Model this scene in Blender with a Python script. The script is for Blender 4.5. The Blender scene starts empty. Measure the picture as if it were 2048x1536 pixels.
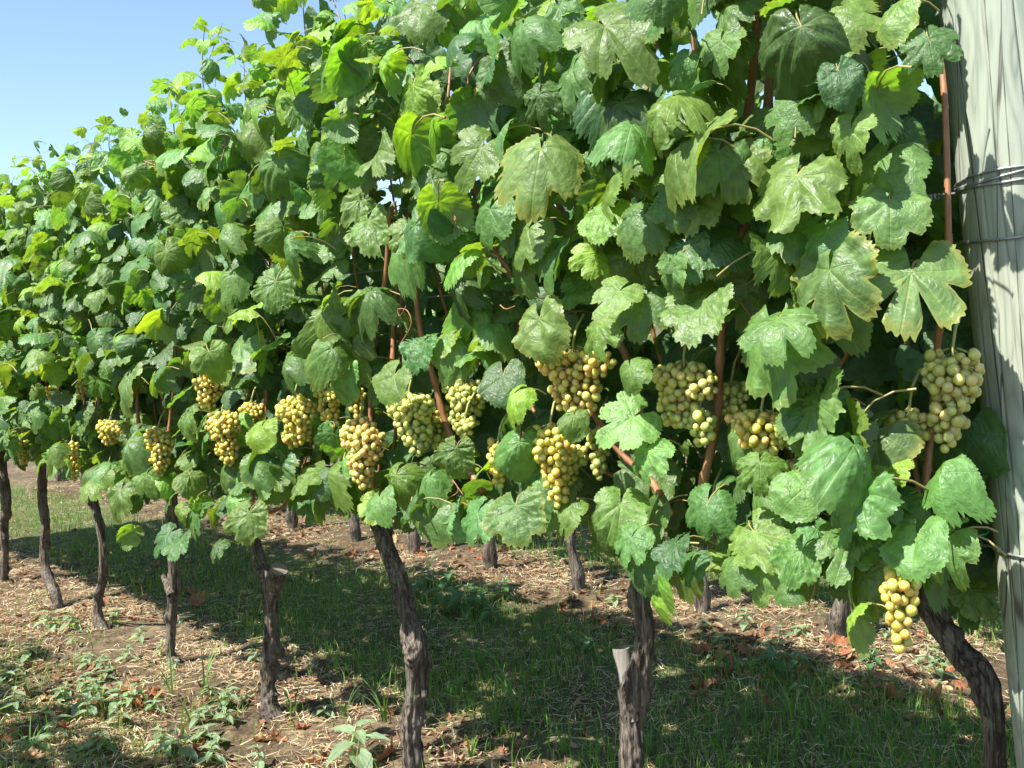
import bpy, math, random
import numpy as np
from mathutils import Vector, Matrix, Quaternion, noise
R = random.Random(7)
NR = np.random.RandomState(11)
rad = math.radians
scene = bpy.context.scene
COL = scene.collection

# ------------------------------------------------------------------ camera
F, CX, CY = 2000.0, 1024.0, 768.0          # photograph pixels (2048 x 1536)
CAM = Vector((0.0, -1.6, 1.23))
YAW, PITCH, ROLL = rad(42.5), rad(-2.97), rad(3.3)
_fwd = Vector((-math.cos(YAW)*math.cos(PITCH), math.sin(YAW)*math.cos(PITCH), math.sin(PITCH)))
_r0 = _fwd.cross(Vector((0, 0, 1))).normalized()
_u0 = _r0.cross(_fwd)
RIGHT = _r0*math.cos(ROLL) - _u0*math.sin(ROLL)
UP = _u0*math.cos(ROLL) + _r0*math.sin(ROLL)
FWD = _fwd
cd = bpy.data.cameras.new('camera')
cd.sensor_width = 36.0
cd.lens = 36.0*F/2048.0
cd.clip_start = 0.02
cd.clip_end = 2000.0
cam = bpy.data.objects.new('camera', cd)
M = Matrix((RIGHT, UP, -FWD)).transposed().to_4x4()
M.translation = CAM
cam.matrix_world = M
COL.objects.link(cam)
scene.camera = cam
scene.render.resolution_x, scene.render.resolution_y = 1024, 768

def proj(p):
    d = Vector(p) - CAM
    z = d.dot(FWD)
    if z < 0.05:
        return -9999, -9999, z
    return CX + F*d.dot(RIGHT)/z, CY - F*d.dot(UP)/z, z

def ray(u, v):
    return FWD + RIGHT*((u-CX)/F) + UP*((CY-v)/F)

def at_y(u, v, y):          # where a pixel's ray meets the vertical plane of a row
    d = ray(u, v)
    return CAM + d*((y-CAM.y)/d.y)

def at_ground(u, v, z=0.0):
    d = ray(u, v)
    return CAM + d*((z-CAM.z)/d.z)

# ------------------------------------------------------------------ light
SUN_EL, SUN_X = rad(55), -0.10
sun_dir = Vector((SUN_X, -math.cos(SUN_EL), math.sin(SUN_EL))).normalized()
w = bpy.data.worlds.new('World')
scene.world = w
w.use_nodes = True
nt = w.node_tree
bg = nt.nodes['Background']
sky = nt.nodes.new('ShaderNodeTexSky')
sky.sky_type = 'NISHITA'
sky.sun_disc = False
sky.sun_elevation = SUN_EL
sky.sun_rotation = math.pi
sky.altitude = 200
sky.air_density = 1.0
sky.dust_density = 0.7
sky.ozone_density = 2.2
nt.links.new(sky.outputs[0], bg.inputs[0])
bg.inputs[1].default_value = 0.10
sl = bpy.data.lights.new('sun', 'SUN')
sl.energy = 5.0
sl.angle = rad(0.53)
sl.color = (1.0, 0.96, 0.89)
so = bpy.data.objects.new('sun', sl)
so.rotation_euler = sun_dir.to_track_quat('Z', 'Y').to_euler()
so.location = (0, -6, 8)
COL.objects.link(so)
scene.view_settings.view_transform = 'Standard'
scene.view_settings.look = 'None'
scene.view_settings.exposure = 1.4
scene.view_settings.gamma = 1.0
scene.render.engine = 'CYCLES'
scene.cycles.max_bounces = 5
scene.cycles.diffuse_bounces = 3
scene.cycles.glossy_bounces = 2
scene.cycles.transmission_bounces = 3
scene.cycles.use_adaptive_sampling = True
scene.cycles.adaptive_threshold = 0.02

# ------------------------------------------------------------------ helpers
def tag(o, label=None, cat=None, group=None, kind=None):
    if label: o['label'] = label
    if cat: o['category'] = cat
    if group: o['group'] = group
    if kind: o['kind'] = kind
    return o

def mesh_np(name, V, faces_flat, nper, mats, smooth=True, midx=None, cols=None):
    """V (n,3); faces_flat flat index array; nper = loop count per face (int or array)."""
    V = np.asarray(V, dtype=np.float32)
    ff = np.asarray(faces_flat, dtype=np.int32).ravel()
    if np.isscalar(nper):
        nf = len(ff)//nper
        tot = np.full(nf, nper, dtype=np.int32)
    else:
        tot = np.asarray(nper, dtype=np.int32)
        nf = len(tot)
    me = bpy.data.meshes.new(name)
    me.vertices.add(len(V)); me.vertices.foreach_set('co', V.ravel())
    me.loops.add(len(ff)); me.loops.foreach_set('vertex_index', ff)
    me.polygons.add(nf)
    st = np.concatenate(([0], np.cumsum(tot)[:-1])).astype(np.int32)
    me.polygons.foreach_set('loop_start', st)
    me.polygons.foreach_set('loop_total', tot)
    me.polygons.foreach_set('use_smooth', np.full(nf, smooth))
    for m in mats:
        me.materials.append(m)
    if midx is not None:
        me.polygons.foreach_set('material_index', np.asarray(midx, dtype=np.int32))
    if cols is not None:
        a = me.color_attributes.new('Col', 'FLOAT_COLOR', 'POINT')
        c = np.ones((len(V), 4), dtype=np.float32); c[:, :3] = cols
        a.data.foreach_set('color', c.ravel())
    me.update(calc_edges=True)
    me.validate()
    return me

def obj(name, me, parent=None, loc=None):
    o = bpy.data.objects.new(name, me)
    COL.objects.link(o)
    if loc is not None: o.location = loc
    if parent is not None: o.parent = parent
    return o

def frames(pts):
    """parallel transport frames along a polyline"""
    pts = [Vector(p) for p in pts]
    n = len(pts); T = []
    for i in range(n):
        a = pts[max(0, i-1)]; b = pts[min(n-1, i+1)]
        t = (b-a); T.append(t.normalized() if t.length > 1e-9 else Vector((0, 0, 1)))
    nrm = T[0].orthogonal().normalized()
    out = []
    for i in range(n):
        if i:
            q = T[i-1].rotation_difference(T[i])
            nrm = q @ nrm
        nrm = (nrm - T[i]*nrm.dot(T[i])).normalized()
        out.append((pts[i], nrm.copy(), T[i].cross(nrm)))
    return out

def tube_arrays(pts, radii, seg=6, fn=None, cap=True):
    fr = frames(pts); V = []; Fc = []
    for i, (p, a, b) in enumerate(fr):
        for k in range(seg):
            th = 2*math.pi*k/seg
            r = radii[i] if not np.isscalar(radii) else radii
            if fn: r = fn(i, th, r, p)
            V.append(p + (a*math.cos(th) + b*math.sin(th))*r)
    n = len(fr)
    for i in range(n-1):
        for k in range(seg):
            k2 = (k+1) % seg
            Fc.append((i*seg+k, i*seg+k2, (i+1)*seg+k2, (i+1)*seg+k))
    if cap:
        for (i, rev) in ((0, True), (n-1, False)):
            c = len(V); V.append(fr[i][0].copy())
            for k in range(seg):
                k2 = (k+1) % seg
                Fc.append((i*seg+k2, i*seg+k, c) if rev else (i*seg+k, i*seg+k2, c))
    return V, Fc

class MB:
    def __init__(s): s.V = []; s.F = []; s.m = []
    def add(s, V, Fc, m=0):
        o = len(s.V); s.V += [tuple(v) for v in V]
        for f in Fc:
            s.F.append(tuple(i+o for i in f)); s.m.append(m)
        return s
    def tube(s, pts, radii, seg=6, m=0, fn=None, cap=True):
        V, Fc = tube_arrays(pts, radii, seg, fn, cap); return s.add(V, Fc, m)
    def mesh(s, name, mats, smooth=True):
        flat = [i for f in s.F for i in f]
        return mesh_np(name, np.array(s.V), flat, [len(f) for f in s.F], mats, smooth, s.m)

def smooth_path(pts, sub=6):
    """Catmull-Rom through points (tuples may carry extra scalar columns)"""
    P = np.array(pts, dtype=float)
    P = np.vstack((2*P[0]-P[1], P, 2*P[-1]-P[-2]))
    out = []
    for i in range(1, len(P)-2):
        for k in range(sub):
            t = k/sub
            p0, p1, p2, p3 = P[i-1], P[i], P[i+1], P[i+2]
            out.append(0.5*((2*p1) + (-p0+p2)*t + (2*p0-5*p1+4*p2-p3)*t*t + (-p0+3*p1-3*p2+p3)*t**3))
    out.append(P[-2])
    return np.array(out)

# ------------------------------------------------------------------ materials
def newmat(name):
    m = bpy.data.materials.new(name); m.use_nodes = True
    t = m.node_tree
    for n in list(t.nodes): t.nodes.remove(n)
    out = t.nodes.new('ShaderNodeOutputMaterial')
    return m, t, out

class NT:
    def __init__(s, t): s.t = t
    def n(s, typ, **kw):
        x = s.t.nodes.new(typ)
        for k, v in kw.items(): setattr(x, k, v)
        return x
    def l(s, a, b): s.t.links.new(a, b)
    def val(s, sock, v):
        if hasattr(v, 'is_linked') or isinstance(v, bpy.types.NodeSocket): s.l(v, sock)
        else: sock.default_value = v
    def math(s, op, a, b=0.0, c=None, clamp=False):
        x = s.n('ShaderNodeMath', operation=op); x.use_clamp = clamp
        s.val(x.inputs[0], a); s.val(x.inputs[1], b)
        if c is not None: s.val(x.inputs[2], c)
        return x.outputs[0]
    def mix(s, f, a, b, mode='MIX'):
        x = s.n('ShaderNodeMix', data_type='RGBA', blend_type=mode)
        s.val(x.inputs[0], f); s.val(x.inputs[6], a); s.val(x.inputs[7], b)
        return x.outputs[2]
    def ramp(s, f, stops, interp='LINEAR'):
        x = s.n('ShaderNodeValToRGB'); e = x.color_ramp.elements
        x.color_ramp.interpolation = interp
        while len(e) < len(stops): e.new(0.5)
        for i, (p, c) in enumerate(stops):
            e[i].position = p; e[i].color = c if len(c) == 4 else (*c, 1)
        s.l(f, x.inputs[0]); return x.outputs[0]
    def maprange(s, v, a, b, c, d, smooth=False):
        x = s.n('ShaderNodeMapRange')
        if smooth: x.interpolation_type = 'SMOOTHSTEP'
        s.val(x.inputs[0], v)
        for i, q in enumerate((a, b, c, d)): s.val(x.inputs[i+1], q)
        return x.outputs[0]
    def noise(s, vec, scale, detail=2.0, rough=0.5, dist=0.0):
        x = s.n('ShaderNodeTexNoise')
        if vec is not None: s.l(vec, x.inputs['Vector'])
        x.inputs['Scale'].default_value = scale; x.inputs['Detail'].default_value = detail
        x.inputs['Roughness'].default_value = rough; x.inputs['Distortion'].default_value = dist
        return x.outputs[0]

def g4(c): return (c[0], c[1], c[2], 1.0)

def leaf_material(name, dry=False):
    m, t, out = newmat(name); N = NT(t)
    oi = N.n('ShaderNodeObjectInfo')
    at = N.n('ShaderNodeAttribute', attribute_name='leafco')
    sep = N.n('ShaderNodeSeparateXYZ'); N.l(at.outputs['Vector'], sep.inputs[0])
    x, y = sep.outputs[0], sep.outputs[1]
    edge = sep.outputs[2]
    # offset noise by per-object random so that no two leaves are alike
    off = N.n('ShaderNodeVectorMath', operation='ADD')
    N.l(at.outputs['Vector'], off.inputs[0])
    cmb = N.n('ShaderNodeCombineXYZ')
    for i in range(3): N.l(N.math('MULTIPLY', oi.outputs['Random'], 37.0+11*i), cmb.inputs[i])
    N.l(cmb.outputs[0], off.inputs[1])
    vec = off.outputs[0]
    # main veins: distance to five rays from the petiole junction
    vd = None
    for a in (0, 50, -50, 104, -104):
        sx, sy = math.sin(rad(a)), -math.cos(rad(a))
        along = N.math('ADD', N.math('MULTIPLY', x, sx), N.math('MULTIPLY', y, sy))
        perp = N.math('ABSOLUTE', N.math('SUBTRACT', N.math('MULTIPLY', x, sy), N.math('MULTIPLY', y, sx)))
        pen = N.math('MULTIPLY', N.math('LESS_THAN', along, 0.0), 5.0)
        d = N.math('ADD', perp, pen)
        # side veins: herring-bone stripes leaving this vein
        vd = d if vd is None else N.math('MINIMUM', vd, d)
    main = N.maprange(vd, 0.004, 0.013, 1.0, 0.0, True)
    ang = N.math('ARCTAN2', x, N.math('MULTIPLY', y, -1.0))
    rr = N.math('SQRT', N.math('ADD', N.math('MULTIPLY', x, x), N.math('MULTIPLY', y, y)))
    st = N.math('FRACT', N.math('ADD', N.math('MULTIPLY', rr, 11.0), N.math('MULTIPLY', vd, -7.0)))
    sec = N.maprange(N.math('ABSOLUTE', N.math('SUBTRACT', st, 0.5)), 0.0, 0.07, 1.0, 0.0, True)
    base = oi.outputs['Color']
    n1 = N.noise(vec, 5.0, 2.0)
    shade = N.maprange(n1, 0.3, 0.7, 0.72, 1.25)
    c = N.mix(1.0, base, shade, 'MULTIPLY')
    light = N.mix(1.0, base, (1.9, 1.75, 1.6, 1), 'MULTIPLY')
    c = N.mix(N.math('MULTIPLY', main, 0.30), c, light)
    c = N.mix(N.math('MULTIPLY', sec, 0.10), c, light)
    # yellowing margin and rusty flecks where the leaf is old (object alpha)
    old = oi.outputs['Alpha']
    n3 = N.noise(vec, 22.0, 3.0, 0.75)
    n2 = n3
    em = N.math('MULTIPLY', N.maprange(N.math('ADD', edge, N.math('MULTIPLY', n2, 0.35)), 0.98, 1.22, 0.0, 1.0), old, clamp=True)
    c = N.mix(em, c, (0.30, 0.30, 0.06, 1))
    sp = N.math('MULTIPLY', N.maprange(N.math('ADD', n3, N.math('MULTIPLY', n1, 0.55)), 0.89, 1.0, 0.0, 1.0), old, clamp=True)
    c = N.mix(N.math('MULTIPLY', sp, 0.8), c, (0.26, 0.14, 0.06, 1))
    if not dry:
        under = N.mix(0.6, c, (0.15, 0.21, 0.105, 1))
        geo = N.n('ShaderNodeNewGeometry')
        c2 = N.mix(geo.outputs['Backfacing'], c, under)
    else:
        c2 = c
    p = N.n('ShaderNodeBsdfPrincipled')
    N.l(c2, p.inputs['Base Color'])
    rg = N.maprange(n1, 0.3, 0.7, 0.40, 0.60) if not dry else 0.8
    N.val(p.inputs['Roughness'], rg)
    p.inputs['Specular IOR Level'].default_value = 0.5 if not dry else 0.2
    hgt = N.math('ADD', N.noise(vec, 13.0, 1.0), N.math('ADD', N.math('MULTIPLY', main, -0.30), N.math('MULTIPLY', sec, -0.09)))
    bp = N.n('ShaderNodeBump'); bp.inputs['Strength'].default_value = 0.35
    bp.inputs['Distance'].default_value = 0.005
    N.l(hgt, bp.inputs['Height']); N.l(bp.outputs[0], p.inputs['Normal'])
    tr = N.n('ShaderNodeBsdfTranslucent')
    tc = N.mix(1.0, c, (2.3, 2.1, 0.5, 1) if not dry else (1.2, 1.0, 0.7, 1), 'MULTIPLY')
    N.l(tc, tr.inputs['Color'])
    mx = N.n('ShaderNodeMixShader'); mx.inputs[0].default_value = 0.36 if not dry else 0.2
    N.l(p.outputs[0], mx.inputs[1]); N.l(tr.outputs[0], mx.inputs[2])
    N.l(mx.outputs[0], out.inputs[0])
    return m

def cane_material(name, c1, c2, rough=0.5):
    m, t, out = newmat(name); N = NT(t)
    tc = N.n('ShaderNodeTexCoord')
    mp = N.n('ShaderNodeMapping'); N.l(tc.outputs['Object'], mp.inputs[0])
    mp.inputs['Scale'].default_value = (1, 1, 0.12)
    f = N.noise(mp.outputs[0], 260.0, 4.0, 0.6)
    g = N.noise(tc.outputs['Object'], 9.0, 2.0)
    f2 = N.math('ADD', N.math('MULTIPLY', f, 0.6), N.math('MULTIPLY', g, 0.4))
    c = N.ramp(f2, [(0.33, g4(c1)), (0.68, g4(c2))])
    p = N.n('ShaderNodeBsdfPrincipled'); N.l(c, p.inputs['Base Color'])
    p.inputs['Roughness'].default_value = rough
    bp = N.n('ShaderNodeBump'); bp.inputs['Strength'].default_value = 0.3; bp.inputs['Distance'].default_value = 0.001
    N.l(f, bp.inputs['Height']); N.l(bp.outputs[0], p.inputs['Normal'])
    N.l(p.outputs[0], out.inputs[0])
    return m

def bark_material():
    m, t, out = newmat('bark'); N = NT(t)
    tc = N.n('ShaderNodeTexCoord')
    mp = N.n('ShaderNodeMapping'); N.l(tc.outputs['Object'], mp.inputs[0])
    mp.inputs['Scale'].default_value = (1, 1, 0.07)
    f = N.noise(mp.outputs[0], 150.0, 5.0, 0.75, 0.6)
    g = N.noise(tc.outputs['Object'], 14.0, 4.0, 0.6)
    mp2 = N.n('ShaderNodeMapping'); N.l(tc.outputs['Object'], mp2.inputs[0])
    mp2.inputs['Scale'].default_value = (1, 1, 0.045)
    cr = N.maprange(N.noise(mp2.outputs[0], 75.0, 3.0, 0.6, 1.2), 0.36, 0.52, 0.0, 1.0)
    f2 = N.math('ADD', N.math('MULTIPLY', f, 0.65), N.math('MULTIPLY', g, 0.35))
    c = N.ramp(f2, [(0.28, (0.03, 0.023, 0.018)), (0.44, (0.095, 0.076, 0.06)), (0.56, (0.20, 0.168, 0.136)), (0.7, (0.36, 0.32, 0.27))])
    # grey-green lichen
    lich = N.maprange(N.noise(tc.outputs['Object'], 22.0, 4.0, 0.6), 0.56, 0.68, 0.0, 0.55)
    c = N.mix(lich, c, (0.23, 0.23, 0.14, 1))
    c = N.mix(N.maprange(cr, 0.0, 1.0, 0.75, 0.0), c, (0.03, 0.022, 0.016, 1))
    p = N.n('ShaderNodeBsdfPrincipled'); N.l(c, p.inputs['Base Color'])
    p.inputs['Roughness'].default_value = 0.9; p.inputs['Specular IOR Level'].default_value = 0.2
    h = N.math('ADD', N.math('MULTIPLY', f, 0.8), N.math('MULTIPLY', cr, 0.5))
    bp = N.n('ShaderNodeBump'); bp.inputs['Strength'].default_value = 1.0; bp.inputs['Distance'].default_value = 0.007
    N.l(h, bp.inputs['Height']); N.l(bp.outputs[0], p.inputs['Normal'])
    N.l(p.outputs[0], out.inputs[0])
    return m

def berry_material():
    m, t, out = newmat('grape_skin'); N = NT(t)
    oi = N.n('ShaderNodeObjectInfo'); tc = N.n('ShaderNodeTexCoord')
    off = N.n('ShaderNodeVectorMath', operation='ADD'); N.l(tc.outputs['Object'], off.inputs[0])
    cmb = N.n('ShaderNodeCombineXYZ')
    for i in range(3): N.l(N.math('MULTIPLY', oi.outputs['Random'], 31.0+9*i), cmb.inputs[i])
    N.l(cmb.outputs[0], off.inputs[1])
    n1 = N.noise(off.outputs[0], 1.6, 3.0)
    base = oi.outputs['Color']
    c = N.mix(N.maprange(n1, 0.35, 0.65, 0.0, 0.4), base, N.mix(1.0, base, (1.12, 0.85, 0.75, 1), 'MULTIPLY'))
    bl = N.maprange(N.noise(off.outputs[0], 2.6, 4.0, 0.6), 0.48, 0.64, 0.0, 0.22)
    c = N.mix(bl, c, (0.62, 0.60, 0.50, 1))
    fl = N.maprange(N.noise(off.outputs[0], 9.0, 3.0, 0.6), 0.62, 0.70, 0.0, 0.7)
    c = N.mix(fl, c, (0.25, 0.12, 0.04, 1))
    p = N.n('ShaderNodeBsdfPrincipled'); N.l(c, p.inputs['Base Color'])
    N.l(N.maprange(bl, 0.0, 0.42, 0.28, 0.55), p.inputs['Roughness'])
    p.inputs['Subsurface Weight'].default_value = 0.8
    p.inputs['Subsurface Radius'].default_value = (1.0, 0.75, 0.2)
    p.inputs['Subsurface Scale'].default_value = 0.018
    N.l(p.outputs[0], out.inputs[0])
    return m

def vcol_material(name, rough=0.7, trans=0.25, spec=0.3):
    m, t, out = newmat(name); N = NT(t)
    a = N.n('ShaderNodeAttribute', attribute_name='Col')
    p = N.n('ShaderNodeBsdfPrincipled'); N.l(a.outputs['Color'], p.inputs['Base Color'])
    p.inputs['Roughness'].default_value = rough; p.inputs['Specular IOR Level'].default_value = spec
    if trans:
        tr = N.n('ShaderNodeBsdfTranslucent')
        N.l(N.mix(1.0, a.outputs['Color'], (1.6, 1.5, 0.6, 1), 'MULTIPLY'), tr.inputs['Color'])
        mx = N.n('ShaderNodeMixShader'); mx.inputs[0].default_value = trans
        N.l(p.outputs[0], mx.inputs[1]); N.l(tr.outputs[0], mx.inputs[2]); N.l(mx.outputs[0], out.inputs[0])
    else:
        N.l(p.outputs[0], out.inputs[0])
    return m

def ground_material():
    m, t, out = newmat('vineyard_soil'); N = NT(t)
    tc = N.n('ShaderNodeTexCoord'); P = tc.outputs['Object']
    a = N.noise(P, 1.7, 5.0, 0.6); b = N.noise(P, 14.0, 6.0, 0.65); c_ = N.noise(P, 75.0, 5.0, 0.7)
    f = N.math('ADD', N.math('MULTIPLY', a, 0.3), N.math('ADD', N.math('MULTIPLY', b, 0.35), N.math('MULTIPLY', c_, 0.35)))
    c = N.ramp(f, [(0.36, (0.035, 0.024, 0.015)), (0.47, (0.07, 0.05, 0.03)), (0.56, (0.15, 0.113, 0.068)), (0.67, (0.31, 0.245, 0.15))])
    red = N.maprange(N.noise(P, 5.0, 5.0, 0.7), 0.55, 0.66, 0.0, 0.7)
    c = N.mix(red, c, (0.12, 0.066, 0.036, 1))
    # thin green cover in the alleys between rows (rows every 1.75 m)
    sp = N.n('ShaderNodeSeparateXYZ'); N.l(P, sp.inputs[0])
    ph = N.math('FRACT', N.math('ADD', N.math('DIVIDE', sp.outputs[1], 1.75), 100.0))
    al = N.maprange(N.math('ADD', N.math('ABSOLUTE', N.math('SUBTRACT', ph, 0.5)), N.math('MULTIPLY', N.math('SUBTRACT', b, 0.5), 0.5)), 0.18, 0.36, 0.75, 0.0, True)
    c = N.mix(N.math('MULTIPLY', al, N.maprange(c_, 0.4, 0.6, 0.4, 1.0)), c, (0.06, 0.105, 0.028, 1))
    p = N.n('ShaderNodeBsdfPrincipled'); N.l(c, p.inputs['Base Color'])
    p.inputs['Roughness'].default_value = 0.95; p.inputs['Specular IOR Level'].default_value = 0.15
    bp = N.n('ShaderNodeBump'); bp.inputs['Strength'].default_value = 0.8; bp.inputs['Distance'].default_value = 0.012
    N.l(f, bp.inputs['Height']); N.l(bp.outputs[0], p.inputs['Normal'])
    N.l(p.outputs[0], out.inputs[0])
    return m

def post_material():
    m, t, out = newmat('weathered_pine'); N = NT(t)
    tc = N.n('ShaderNodeTexCoord'); P = tc.outputs['Object']
    mp = N.n('ShaderNodeMapping'); N.l(P, mp.inputs[0]); mp.inputs['Scale'].default_value = (1, 1, 0.16)
    dn = N.noise(mp.outputs[0], 16.0, 2.0, 0.5)
    # growth rings cut lengthwise: contour bands of a slow noise field stretched along the trunk
    rings = N.math('FRACT', N.math('MULTIPLY', dn, 13.0))
    tri = N.math('ABSOLUTE', N.math('SUBTRACT', rings, 0.5))
    band = N.math('POWER', N.maprange(tri, 0.0, 0.5, 0.0, 1.0), 1.8)
    mp2 = N.n('ShaderNodeMapping'); N.l(P, mp2.inputs[0]); mp2.inputs['Scale'].default_value = (1, 1, 0.02)
    fib = N.noise(mp2.outputs[0], 420.0, 4.0, 0.7)
    st = N.noise(P, 7.0, 4.0, 0.6)
    c = N.mix(N.maprange(band, 0.0, 1.0, 0.0, 0.8), (0.275, 0.305, 0.245, 1), (0.115, 0.15, 0.115, 1))
    c = N.mix(N.maprange(fib, 0.35, 0.7, 0.0, 0.55), c, (0.35, 0.375, 0.31, 1))
    c = N.mix(N.maprange(st, 0.42, 0.68, 0.0, 0.5), c, (0.25, 0.31, 0.245, 1))
    warm = N.maprange(N.noise(P, 4.3, 3.0), 0.5, 0.66, 0.0, 0.35)
    c = N.mix(warm, c, (0.33, 0.31, 0.22, 1))
    # drying cracks: thin meandering lengthwise slits
    mp3 = N.n('ShaderNodeMapping'); N.l(P, mp3.inputs[0]); mp3.inputs['Scale'].default_value = (1, 1, 0.035)
    v = N.n('ShaderNodeTexVoronoi', feature='DISTANCE_TO_EDGE'); N.l(mp3.outputs[0], v.inputs['Vector'])
    v.inputs['Scale'].default_value = 26.0; v.inputs['Randomness'].default_value = 1.0
    ck = N.maprange(v.outputs[0], 0.004, 0.022, 1.0, 0.0, True)
    gate = N.maprange(N.noise(P, 6.0, 2.0), 0.36, 0.46, 0.0, 1.0)
    ck = N.math('MULTIPLY', ck, gate)
    c = N.mix(N.math('MULTIPLY', ck, 0.85), c, (0.07, 0.06, 0.045, 1))
    p = N.n('ShaderNodeBsdfPrincipled'); N.l(c, p.inputs['Base Color'])
    p.inputs['Roughness'].default_value = 0.75; p.inputs['Specular IOR Level'].default_value = 0.3
    h = N.math('ADD', N.math('MULTIPLY', fib, 0.4), N.math('ADD', N.math('MULTIPLY', ck, -1.5), N.math('MULTIPLY', band, 0.15)))
    bp = N.n('ShaderNodeBump'); bp.inputs['Strength'].default_value = 0.6; bp.inputs['Distance'].default_value = 0.002
    N.l(h, bp.inputs['Height']); N.l(bp.outputs[0], p.inputs['Normal'])
    N.l(p.outputs[0], out.inputs[0])
    return m

def plain_material(name, c, rough=0.6, metal=0.0):
    m, t, out = newmat(name); N = NT(t)
    tc = N.n('ShaderNodeTexCoord')
    f = N.noise(tc.outputs['Object'], 60.0, 3.0)
    col = N.mix(N.maprange(f, 0.3, 0.7, 0.0, 1.0), g4([k*0.7 for k in c]), g4([min(1, k*1.2) for k in c]))
    p = N.n('ShaderNodeBsdfPrincipled'); N.l(col, p.inputs['Base Color'])
    p.inputs['Roughness'].default_value = rough; p.inputs['Metallic'].default_value = metal
    N.l(p.outputs[0], out.inputs[0])
    return m

M_LEAF = leaf_material('vine_leaf')
M_DRY = leaf_material('dry_leaf', True)
M_PET = cane_material('petiole', (0.20, 0.22, 0.06), (0.36, 0.24, 0.12))
M_CANE = cane_material('ripe_cane', (0.17, 0.07, 0.03), (0.36, 0.165, 0.075))
M_SHOOT = cane_material('green_shoot', (0.16, 0.20, 0.06), (0.30, 0.24, 0.10))
M_BARK = bark_material()
M_GREYWOOD = cane_material('grey_dead_wood', (0.11, 0.095, 0.08), (0.30, 0.275, 0.24), 0.9)
M_CUT = plain_material('cut_wood', (0.23, 0.19, 0.145), 0.85)
M_BERRY = berry_material()
M_RACHIS = cane_material('rachis', (0.20, 0.25, 0.06), (0.36, 0.33, 0.12))
M_GROUND = ground_material()
M_POST = post_material()
M_WIRE = plain_material('galvanised_wire', (0.30, 0.31, 0.31), 0.45, 0.6)
M_GRASS = vcol_material('grass_blades', 0.55, 0.3)
M_STRAW = vcol_material('straw', 0.75, 0.15)
M_WEED = leaf_material('weed_leaf')
M_TWIG = cane_material('fallen_twig', (0.18, 0.08, 0.045), (0.40, 0.25, 0.16), 0.8)
M_TIE = plain_material('green_plastic', (0.03, 0.30, 0.17), 0.4)

# ------------------------------------------------------------------ ground
def ground_z(x, y):
    v = Vector((x*0.9, y*0.9, 3.1))
    return 0.035*noise.noise(v) + 0.014*noise.noise(Vector((x*5, y*5, 0.7))) + 0.011*noise.noise(Vector((x*14, y*14, 2.7)))

def graded(lo, hi, flo, fhi, step, far):
    a = list(np.arange(flo, fhi+1e-6, step)); s = step; x = flo
    left = []
    while x > lo: s *= 1.35; x -= s; left.append(max(x, lo))
    s = step; x = fhi; right = []
    while x < hi: s *= 1.35; x += s; right.append(min(x, hi))
    return left[::-1] + a + right
gx = graded(-600, 600, -6.5, 0.2, 0.034, 0)
gy = graded(-600, 600, -1.2, 3.6, 0.034, 0)
GV = []
for yy in gy:
    for xx in gx:
        GV.append((xx, yy, ground_z(xx, yy)))
nx = len(gx)
GF = []
for j in range(len(gy)-1):
    for i in range(nx-1):
        GF += [j*nx+i, j*nx+i+1, (j+1)*nx+i+1, (j+1)*nx+i]
go = obj('ground', mesh_np('ground', GV, GF, 4, [M_GROUND]))
tag(go, kind='structure')

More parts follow.
